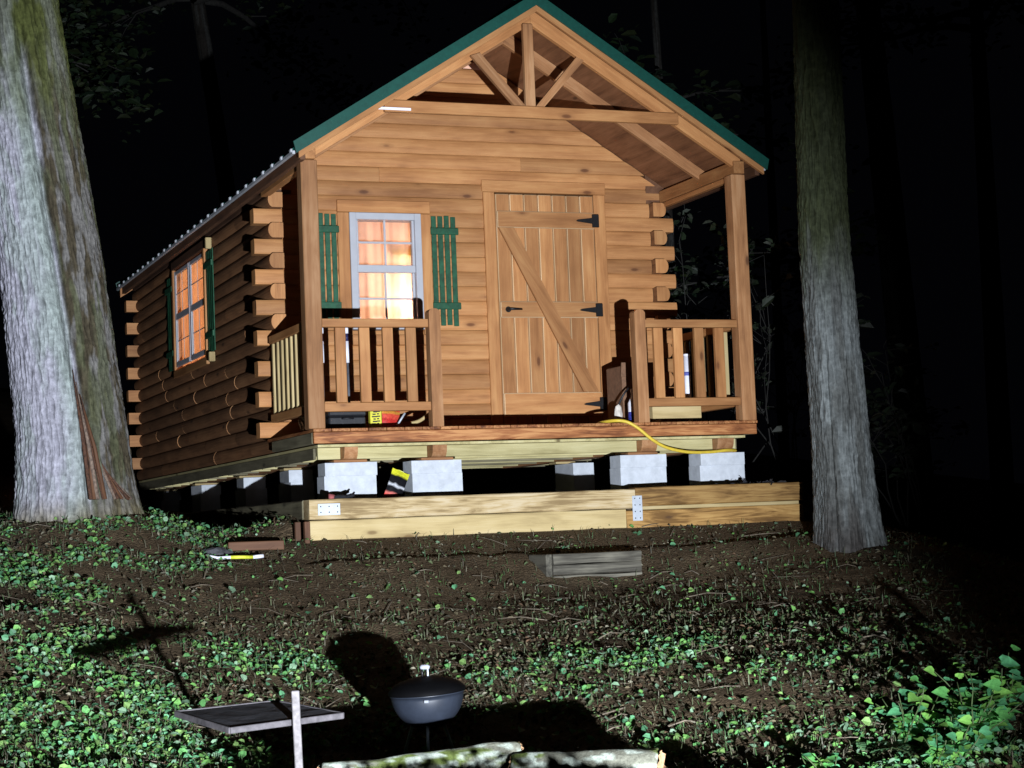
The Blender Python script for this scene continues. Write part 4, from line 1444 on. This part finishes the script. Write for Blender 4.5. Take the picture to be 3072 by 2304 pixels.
# --- the big pale tree at the left
tx, ty = -1.585, .235
tg = G(tx, ty)
tree1 = empty('oak_tree', (tx, ty, tg), 'massive pale barked tree trunk leaning left at the left of the cabin', 'tree')
fcam = math.atan2(CP.y-ty, CP.x-tx)         # direction of the path side
def seam(TH):
    a = (TH-fcam+np.pi) % (2*np.pi)-np.pi
    return a                                # positive = to the right seen from the path
def lob1(TH, T_):
    a = seam(TH)-(.20+.05*np.sin(T_*2.2)-.04*T_)
    flare = .16*np.exp(-T_/.16)*(.5+.4*np.cos(TH*5+1))*.7+.05*np.exp(-T_/.5)
    return -.085*np.exp(-(a/.10)**2)*sstep(.05, .5, 3.9-T_)-.03*sstep(0, .5, a)*(1-sstep(1.3, 1.9, a))+flare
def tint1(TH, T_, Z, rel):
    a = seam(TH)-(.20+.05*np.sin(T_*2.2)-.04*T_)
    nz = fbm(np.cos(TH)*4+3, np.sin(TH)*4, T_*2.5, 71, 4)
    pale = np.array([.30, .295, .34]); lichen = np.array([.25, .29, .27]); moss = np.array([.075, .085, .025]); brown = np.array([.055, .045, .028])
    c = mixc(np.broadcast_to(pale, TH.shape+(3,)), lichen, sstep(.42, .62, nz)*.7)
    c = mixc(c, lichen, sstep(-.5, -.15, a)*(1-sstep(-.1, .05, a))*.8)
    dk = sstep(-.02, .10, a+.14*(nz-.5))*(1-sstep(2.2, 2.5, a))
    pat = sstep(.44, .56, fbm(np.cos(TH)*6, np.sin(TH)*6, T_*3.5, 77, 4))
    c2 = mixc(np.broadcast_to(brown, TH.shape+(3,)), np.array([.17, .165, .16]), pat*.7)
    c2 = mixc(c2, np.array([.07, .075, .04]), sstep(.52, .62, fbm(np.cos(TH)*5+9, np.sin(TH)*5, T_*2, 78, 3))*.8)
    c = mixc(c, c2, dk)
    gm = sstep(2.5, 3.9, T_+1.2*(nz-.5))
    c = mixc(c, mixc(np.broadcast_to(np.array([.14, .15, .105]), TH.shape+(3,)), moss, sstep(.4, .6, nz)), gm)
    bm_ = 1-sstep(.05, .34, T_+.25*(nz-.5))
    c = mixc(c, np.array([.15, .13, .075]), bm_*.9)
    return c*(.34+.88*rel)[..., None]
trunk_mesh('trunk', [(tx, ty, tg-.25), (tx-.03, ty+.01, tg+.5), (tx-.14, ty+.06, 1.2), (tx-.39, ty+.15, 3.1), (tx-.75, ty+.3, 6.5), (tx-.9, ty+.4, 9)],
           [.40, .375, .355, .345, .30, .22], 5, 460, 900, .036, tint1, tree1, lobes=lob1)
# exposed splintered wood in the hollow at the foot
def tp(a, z_, r_):
    """point on the trunk face: a radians right of the path side"""
    an = fcam+a
    k = (z_-tg)
    return Vector((tx-.03-.10*max(0, k-.3)+r_*math.cos(an), ty+.01+.04*max(0, k-.3)+r_*math.sin(an), z_))
SPL = plain('rotten_wood', (.060, .026, .014), .9, var=.35, scale=60, bump=.4)
for q in range(12):
    a0 = .24+.06*q
    hgt = .86-.05*q+rr.uniform(-.06, .04)
    P_ = [tp(a0+.10*(q > 4), tg+.02, .44), tp(.22+.036*q, tg+.02+hgt*.5, .385), tp(.20+.016*q, tg+.04+hgt, .365)]
    tube('exposed_wood', [p_+Vector((rr.uniform(-.008, .008), rr.uniform(-.02, .02), 0)) for p_ in P_], [rr.uniform(.009, .017), rr.uniform(.007, .014), .003], (SPL, wood('dark', 'z'), plain('grey_splinter', (.14, .10, .075), .9, var=.3, scale=50, bump=.3))[q % 3], tree1, 7)
# crown high above the frame: limbs and leaves
def crown(parent, base, n_limb, length, n_leaf, size, seed, cols, spread=.5, droop=0, up=.7, mat=None, name='limb', r0=.09):
    r = random.Random(seed)
    LP = []
    for i in range(n_limb):
        a_ = 2*math.pi*i/n_limb+r.uniform(-.4, .4)
        L_ = length*r.uniform(.7, 1.15)
        P_ = [Vector(base)+Vector((0, 0, r.uniform(-.15, .25)*length))]
        dv = Vector((math.cos(a_), math.sin(a_), up*r.uniform(.5, 1.2))).normalized()
        for k in range(6):
            dv = (dv+Vector((r.gauss(0, .16), r.gauss(0, .16), r.gauss(0, .12)-droop))).normalized()
            P_.append(P_[-1]+dv*L_/6)
            if k >= 1:
                LP.append(P_[-1].copy())
                sd = (dv+Vector((r.gauss(0, .8), r.gauss(0, .8), r.gauss(0, .5)))).normalized()
                Q_ = [P_[-1], P_[-1]+sd*L_*.14, P_[-1]+(sd+Vector((0, 0, -.15)))*L_*.28]
                LP += [Q_[1], Q_[2], (Q_[1]+Q_[2])/2]
                tube('branch', Q_, [r0*.22, r0*.14, r0*.05], plain('limb_bark', (.014, .013, .011), .9, var=.3, scale=20), parent, 6)
        tube(name, P_, [r0*(1-.14*k) for k in range(7)], plain('limb_bark', (.014, .013, .011), .9, var=.3, scale=20), parent, 8)
    g = np.random.default_rng(seed)
    LP = np.array([p[:] for p in LP])
    c = LP[g.integers(0, len(LP), n_leaf)]+g.normal(0, spread*length*.16, (n_leaf, 3))
    return leaves_mesh('crown', c, size, seed, LEAF, parent, cols, tuple(base), flat=.4)
GRN = [(.035, .075, .022), (.05, .09, .03), (.028, .06, .03), (.06, .085, .025)]
crown(tree1, (tx-.85, ty+.38, 8.3), 7, 3.2, 5000, .11, 31, GRN)

# --- the right trunk
rx, ry = 3.50, -1.42
rg = G(rx, ry)
tree2 = empty('maple_tree', (rx, ry, rg), 'grey ridged tree trunk standing right of the porch and the golden timbers', 'tree')
f2 = math.atan2(CP.y-ry, CP.x-rx)
def lob2(TH, T_):
    a = (TH-f2+np.pi) % (2*np.pi)-np.pi
    fl = .05*np.cos(3*a+.5)*np.exp(-T_/1.1)
    cr_ = -.03*np.exp(-((a+.28)/.06)**2)*(1-sstep(1.2, 1.9, T_))-.022*np.exp(-((a-.62)/.07)**2)*(1-sstep(1.6, 2.6, T_))
    return fl+cr_+.07*np.exp(-T_/.12)*(.55+.5*np.cos(TH*4+2))+.02*np.exp(-T_/.5)
def tint2(TH, T_, Z, rel):
    nz = fbm(np.cos(TH)*3+5, np.sin(TH)*3, T_*2.5, 91, 4)
    grey = np.array([.115, .12, .113]); pale = np.array([.19, .205, .20]); moss = np.array([.042, .050, .018])
    c = mixc(np.broadcast_to(grey, TH.shape+(3,)), pale, sstep(.42, .6, nz))
    mz = sstep(1.75, 2.5, T_+.9*(nz-.5))
    c = mixc(c, moss, mz*.92)
    dk = (1-sstep(.1, .62, T_+.3*(nz-.5)))*sstep(-1.4, -1.0, -np.abs((TH-f2+np.pi) % (2*np.pi)-np.pi+.5))
    c = mixc(c, np.array([.06, .05, .045]), dk*.75)
    return c*(.36+.85*rel)[..., None]
trunk_mesh('trunk', [(rx, ry, rg-.2), (rx-.02, ry, rg+.5), (rx-.06, ry+.01, 1.25), (rx-.03, ry, 3.0), (rx+.1, ry+.1, 6.5)],
           [.215, .195, .172, .155, .12], 15, 280, 520, .035, tint2, tree2, lobes=lob2)
crown(tree2, (rx+.1, ry+.1, 6.3), 6, 2.4, 3000, .10, 41, GRN, r0=.06)

# --- trees in the dark behind
def bgtree(x, y, r, hgt, seed, label, base_crown, lean=(0, 0), limb=2.2, leaves=2500, size=.11, up=.5, droop=.05, n_limb=7, nm='forest_tree'):
    g_ = G(x, y)
    t = empty(nm, (x, y, g_), label, 'tree', 'trees in the dark behind the cabin')
    f_ = math.atan2(CP.y-y, CP.x-x)
    def tf(TH, T_, Z, rel):
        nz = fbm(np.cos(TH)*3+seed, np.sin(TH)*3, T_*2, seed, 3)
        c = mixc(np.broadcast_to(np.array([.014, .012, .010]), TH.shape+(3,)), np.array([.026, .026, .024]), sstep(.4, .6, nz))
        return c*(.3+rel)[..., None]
    trunk_mesh('trunk', [(x, y, g_-.2), (x+lean[0]*.4, y+lean[1]*.4, g_+hgt*.4), (x+lean[0], y+lean[1], g_+hgt)], [r, r*.8, r*.4], seed, 90, 150, r*.14, tf, t,
               lobes=lambda TH, T_: r*.5*np.exp(-T_/.25))
    crown(t, (x+lean[0]*base_crown, y+lean[1]*base_crown, g_+hgt*base_crown), n_limb, limb, leaves, size, seed+3, [tuple(v*.24 for v in c) for c in GRN], up=up, droop=droop, r0=r*.35)  # leaf colours scaled down to stand in for weak light back there
    return t
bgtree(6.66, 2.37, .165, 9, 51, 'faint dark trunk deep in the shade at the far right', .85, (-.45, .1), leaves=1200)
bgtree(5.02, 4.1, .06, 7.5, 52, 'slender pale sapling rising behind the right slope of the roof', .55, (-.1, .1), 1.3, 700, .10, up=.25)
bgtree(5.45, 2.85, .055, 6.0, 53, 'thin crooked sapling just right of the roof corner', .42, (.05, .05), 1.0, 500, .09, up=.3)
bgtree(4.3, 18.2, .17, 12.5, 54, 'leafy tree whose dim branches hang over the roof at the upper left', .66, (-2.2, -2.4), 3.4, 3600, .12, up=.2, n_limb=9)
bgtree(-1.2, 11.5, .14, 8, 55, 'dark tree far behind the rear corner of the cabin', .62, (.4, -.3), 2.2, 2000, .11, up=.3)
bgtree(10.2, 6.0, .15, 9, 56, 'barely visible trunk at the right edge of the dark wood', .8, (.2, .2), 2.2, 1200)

# --- brush with bare twigs behind the right porch post
def brush(name, x, y, hgt, seed, label, n_st=9, n_leaf=60, size=.075, spread=.35, col=None, cat='shrub', grp='shrubs in the dark behind the porch'):
    g_ = G(x, y)
    t = empty(name, (x, y, g_), label, cat, grp)
    r = random.Random(seed)
    LP = []
    TW = plain('twig_bark', (.015, .014, .012), .85, var=.25, scale=30)
    for i in range(n_st):
        a_ = r.uniform(0, 6.28)
        p = Vector((x+r.uniform(-.08, .08), y+r.uniform(-.08, .08), g_))
        dv = Vector((math.cos(a_)*spread, math.sin(a_)*spread, 1)).normalized()
        P_ = [p]
        H_ = hgt*r.uniform(.6, 1.1)
        for k in range(7):
            dv = (dv+Vector((r.gauss(0, .2), r.gauss(0, .2), r.gauss(-.02, .12)))).normalized()
            P_.append(P_[-1]+dv*H_/7)
            if k > 1:
                for _ in range(2):
                    sd = (dv*.6+Vector((r.gauss(0, .7), r.gauss(0, .7), r.gauss(.1, .5)))).normalized()
                    L_ = H_*r.uniform(.10, .24)
                    e1 = P_[-1]+sd*L_*.5; e2 = e1+(sd+Vector((r.gauss(0, .4), r.gauss(0, .4), r.gauss(0, .3))))*L_*.5
                    tube('twig', [P_[-1], e1, e2], [.004, .003, .002], TW, t, 5)
                    LP += [e1, e2]
        tube('stem', P_, [.009*(1-.11*k) for k in range(8)], TW, t, 6)
    g = np.random.default_rng(seed)
    LP = np.array([p[:] for p in LP])
    c = LP[g.integers(0, len(LP), n_leaf)]+g.normal(0, .02, (n_leaf, 3))
    leaves_mesh('foliage', c, size, seed, LEAF, t, col or [(.026, .030, .020), (.018, .028, .014)], (x, y, g_), flat=.2)
    return t
brush('twiggy_shrub', 4.35, 2.2, 3.0, 61, 'bare twiggy shrub seen through the gap beside the right porch post', 9, 420, .07)
brush('twiggy_shrub', 4.95, 1.6, 2.4, 62, 'leafy dark shrub between the right porch post and the right trunk', 9, 500, .08)
brush('twiggy_shrub', 5.2, .3, 1.5, 63, 'low dark shrub just left of the right trunk', 8, 400, .08)

# ================================================================== plants one can pick out at the lower right
VG = [(.10, .32, .08), (.16, .36, .07), (.08, .28, .12)]
def weed(x, y, hgt, n_st, leaf, seed, label, per=4, nm='leafy_weed', spread=.62):
    g_ = G(x, y)
    t = empty(nm, (x, y, g_), label, 'plant', 'leafy plants at the lower right')
    r = random.Random(seed)
    ST = plain('green_stem', (.035, .055, .015), .7, var=.2)
    for i in range(n_st):
        a_ = r.uniform(0, 6.28)
        dv = Vector((math.cos(a_)*spread, math.sin(a_)*spread, 1)).normalized()
        P_ = [Vector((x+r.uniform(-.05, .05), y+r.uniform(-.05, .05), g_-.01))]
        H_ = hgt*r.uniform(.55, 1.1)
        for k in range(5):
            dv = (dv+Vector((r.gauss(0, .14), r.gauss(0, .14), 0))).normalized()
            P_.append(P_[-1]+dv*H_/5)
        tube('stem', P_, [.004, .0038, .0034, .003, .0026, .002], ST, t, 5)
        for k in range(per):                 # heart-shaped blades, each a part
            p = P_[1+k % 5]+Vector((r.gauss(0, .012), r.gauss(0, .012), r.gauss(0, .012)))
            a2 = r.uniform(0, 6.28)
            d = Vector((math.cos(a2), math.sin(a2), r.uniform(-.2, .5))).normalized()
            s_ = d.cross(Vector((0, 0, 1))+Vector((-FH.x, -FH.y, 0))*r.uniform(.2, 1.1)).normalized()
            n_ = s_.cross(d)
            L_ = leaf*r.uniform(.6, 1.25)
            sh = [(0, 0), (-.12, -.30), (.10, -.52), (.45, -.45), (.8, -.2), (1.05, 0), (.8, .2), (.45, .45), (.10, .52), (-.12, .30)]
            V = [p+d*.6*L_*0+d*(u*L_)+s_*(w_*L_)+n_*(.22*L_*abs(w_)-.10*L_*u*u) for u, w_ in sh]
            V.append(p+d*(.4*L_)-n_*.03*L_)
            F = [(10, j, (j+1) % 10) for j in range(10)]
            c = np.array(VG[r.randrange(3)])*r.uniform(.75, 1.3)
            mk('leaf_blade', [v-p for v in V], F, LEAF, t, p, None, True, np.tile(c, (len(V), 1)))
    return t
weed(.86, -6.55, .30, 12, .058, 71, 'tall heart-leaved plant in the lower right corner', 9)
weed(1.10, -6.35, .34, 13, .060, 72, 'tallest heart-leaved plant at the right edge of the slope', 9)
weed(.62, -6.75, .18, 10, .050, 73, 'low heart-leaved plant left of the tall corner plants', 8)
weed(.74, -6.30, .26, 9, .055, 74, 'slim heart-leaved plant behind the tall corner plants', 8)
weed(.20, -6.55, .14, 9, .045, 75, 'small bright plant near the right end of the thicker log', 4)
weed(-.25, -6.60, .10, 8, .045, 76, 'small plant with round leaves just right of the mossy log', 4)
# fern
fx, fy = .52, -6.38
fern = empty('fern', (fx, fy, G(fx, fy)), 'small green fern with feathery fronds left of the corner plants', 'fern')
for q in range(5):
    a_ = -.9+.55*q-YAW
    dv = Vector((math.cos(a_), math.sin(a_), .8)).normalized()
    P_ = [Vector((fx, fy, G(fx, fy)))]
    for k in range(12):
        dv = (dv+Vector((0, 0, -.11))).normalized()
        P_.append(P_[-1]+dv*.022)
    fr_ = tube('frond', P_, [.003-.00018*k for k in range(13)], plain('green_stem', (.07, .10, .03)), fern, 5)
    V, F = [], []
    for k in range(2, 13):
        ax = (P_[k]-P_[k-1]).normalized()
        sd = ax.cross(Vector((0, 0, 1))).normalized()
        L_ = .055*math.sin(math.pi*(k/13.5)**.7)+.008
        for s in (-1, 1):
            n = len(V)
            e = P_[k]+(sd*s+ax*.25)*L_
            V += [P_[k]-ax*.006, e-ax*.004+Vector((0, 0, -.004)), e+ax*.006, P_[k]+ax*.007]
            F.append((n, n+1, n+2, n+3))
    c0 = Vector((fx, fy, G(fx, fy)))
    mk('leaflets', [v-P_[0] for v in V], F, LEAF, fr_, P_[0], None, False, np.tile([.075, .17, .07], (len(V), 1)))

# ================================================================== ground cover
def scatter(n, seed, dens):
    """points on the slope in view, thinned by a density function"""
    g = np.random.default_rng(seed)
    d = 5.0+(14.2-5.0)*g.random(n)**.9
    lat = (g.random(n)*2-1)*(.31*d+.3)
    x = CP.x+RH.x*lat+FH.x*d; y = CP.y+RH.y*lat+FH.y*d
    keep = g.random(n) < dens(x, y, lat, d)
    keep &= ~((x > -.13) & (y > -.38) & (x < 3.8))
    keep &= ~((x > 1.19) & (x < 1.94) & (y > -1.40) & (y < -1.03))
    keep &= ((x-tx)**2+(y-ty)**2 > .46**2) & ((x-rx)**2+(y-ry)**2 > .26**2)
    x, y = x[keep], y[keep]
    return x, y, np.concatenate([gz(x[i:i+20000], y[i:i+20000]) for i in range(0, len(x), 20000)]) if len(x) else np.zeros(0)
def green_d(x, y, lat, d):
    n1 = fbm(x*1.0+7, y*1.0, 0, 41, 2)
    n2 = fbm(x*3.1, y*3.1, 0, 43, 3)
    base = sstep(.575, .72, .55*n1+.55*n2+.016*(-lat-.6)-.018*(d-9.5))
    bank = 1-.93*sstep(10.0, 11.0, d)*sstep(-2.3, -1.6, lat)
    return np.clip(base*bank*.9+.022+.05*(1-sstep(9.6, 10.6, d)), 0, 1)
GCOL = [(.11, .30, .09), (.14, .33, .08), (.09, .25, .12), (.18, .31, .09), (.19, .31, .19)]
x_, y_, z_ = scatter(100000, 101, green_d)
gc = leaves_mesh('ground_cover', np.stack([x_, y_, z_+rng.uniform(.005, .038, len(x_))], 1), .0235, 102, LEAF, None, GCOL, (0, 0, 0), flat=.15, aspect=.95)
gc['kind'] = 'stuff'; gc['label'] = 'low green clover and violet leaves covering the slope'
def litter_d(x, y, lat, d):
    n2 = fbm(x*3, y*3, 0, 53, 3)
    return np.clip(.25+1.3*(n2-.42), .06, 1)*(1-.55*sstep(10.8, 11.8, d)*sstep(-2.2, -1.4, lat))
x_, y_, z_ = scatter(150000, 103, litter_d)
LCOL = [(.08, .066, .037), (.12, .10, .06), (.05, .042, .026), (.15, .14, .10), (.09, .055, .032), (.10, .13, .06), (.08, .12, .05), (.06, .08, .035), (.045, .04, .027)]
lt = leaves_mesh('leaf_litter', np.stack([x_, y_, z_+rng.uniform(.0, .014, len(x_))], 1), .020, 104, attr_mat('dry_leaf', .85, .15, 0, 40), None, LCOL, (0, 0, 0), flat=.1, aspect=.55)
lt['kind'] = 'stuff'; lt['label'] = 'brown dry leaves and wood chips strewn over the dirt'
# fallen twigs
def twigs(n, seed):
    x, y, z = scatter(n, seed, lambda x, y, l, d: np.full(x.shape, .8))
    r = random.Random(seed)
    V, F = [], []
    for a, b, c in zip(x, y, z):
        L_ = r.uniform(.06, .30); th = r.uniform(0, 6.28); w = r.uniform(.0015, .004)
        p = Vector((a, b, c+.012))
        q = Vector((a+math.cos(th)*L_, b+math.sin(th)*L_, 0)); q.z = G(q.x, q.y)+r.uniform(.008, .03)
        m_ = (p+q)/2+Vector((r.gauss(0, .012), r.gauss(0, .012), r.uniform(0, .02)))
        v, f = tube_vf([p, m_, q], [w, w*.8, w*.4], 5)
        o_ = len(V)
        V += v; F += [tuple(o_+t for t in ff_) for ff_ in f]
    o = mk('fallen_twigs', V, F, plain('dead_twig', (.13, .105, .075), .9, var=.3, scale=20))
    o['kind'] = 'stuff'; o['label'] = 'thin dead twigs strewn over the slope'
twigs(420, 131)
# grass blades and thin stalks
def grass(name, n, seed, dens, hgt, cols, label):
    x, y, z = scatter(n, seed, dens)
    g = np.random.default_rng(seed+1)
    m = len(x)
    a = g.uniform(0, 6.28, m); H_ = hgt*g.uniform(.4, 1.3, m); w = g.uniform(.0014, .003, m)
    bx_, by_ = np.cos(a), np.sin(a)
    bend = g.uniform(.3, 1.3, m)*H_
    P0 = np.stack([x, y, z], 1)
    sx = np.stack([-by_*w, bx_*w, 0*w], 1)
    mid = P0+np.stack([bx_*bend*.3, by_*bend*.3, H_*.65], 1)
    tip = P0+np.stack([bx_*bend, by_*bend, H_*.9], 1)
    V = np.stack([P0-sx, P0+sx, mid+sx*.8, mid-sx*.8, tip+sx*.15, tip-sx*.15], 1).reshape(-1, 3)
    b = (np.arange(m)*6)[:, None]
    q = np.concatenate([b+np.array([0, 1, 2, 3]), b+np.array([3, 2, 4, 5])], 1).reshape(-1, 4)
    C_ = np.repeat(np.array(cols)[g.integers(0, len(cols), m)]*g.uniform(.6, 1.3, (m, 1)), 6, 0)
    o = mk_np(name, V, q, LEAF, C_)
    o['kind'] = 'stuff'; o['label'] = label
grass('grass', 40000, 105, lambda x, y, l, d: np.clip(.12+green_d(x, y, l, d)*.7, 0, 1), .06, [(.06, .13, .045), (.10, .12, .06), (.13, .12, .08)], 'thin grass blades scattered over the slope')
# dark leaf scraps lying on the right timber
o = leaves_mesh('leaf_scraps', np.array(db), .05, 106, attr_mat('dry_leaf'), None, [(.03, .03, .035), (.05, .045, .045)], (0, 0, 0), flat=.5)
o['kind'] = 'stuff'; o['label'] = 'dark dry leaves lying on the right end of the golden timber'

for o in bpy.data.objects:
    if '_w' in o.keys():
        del o['_w']
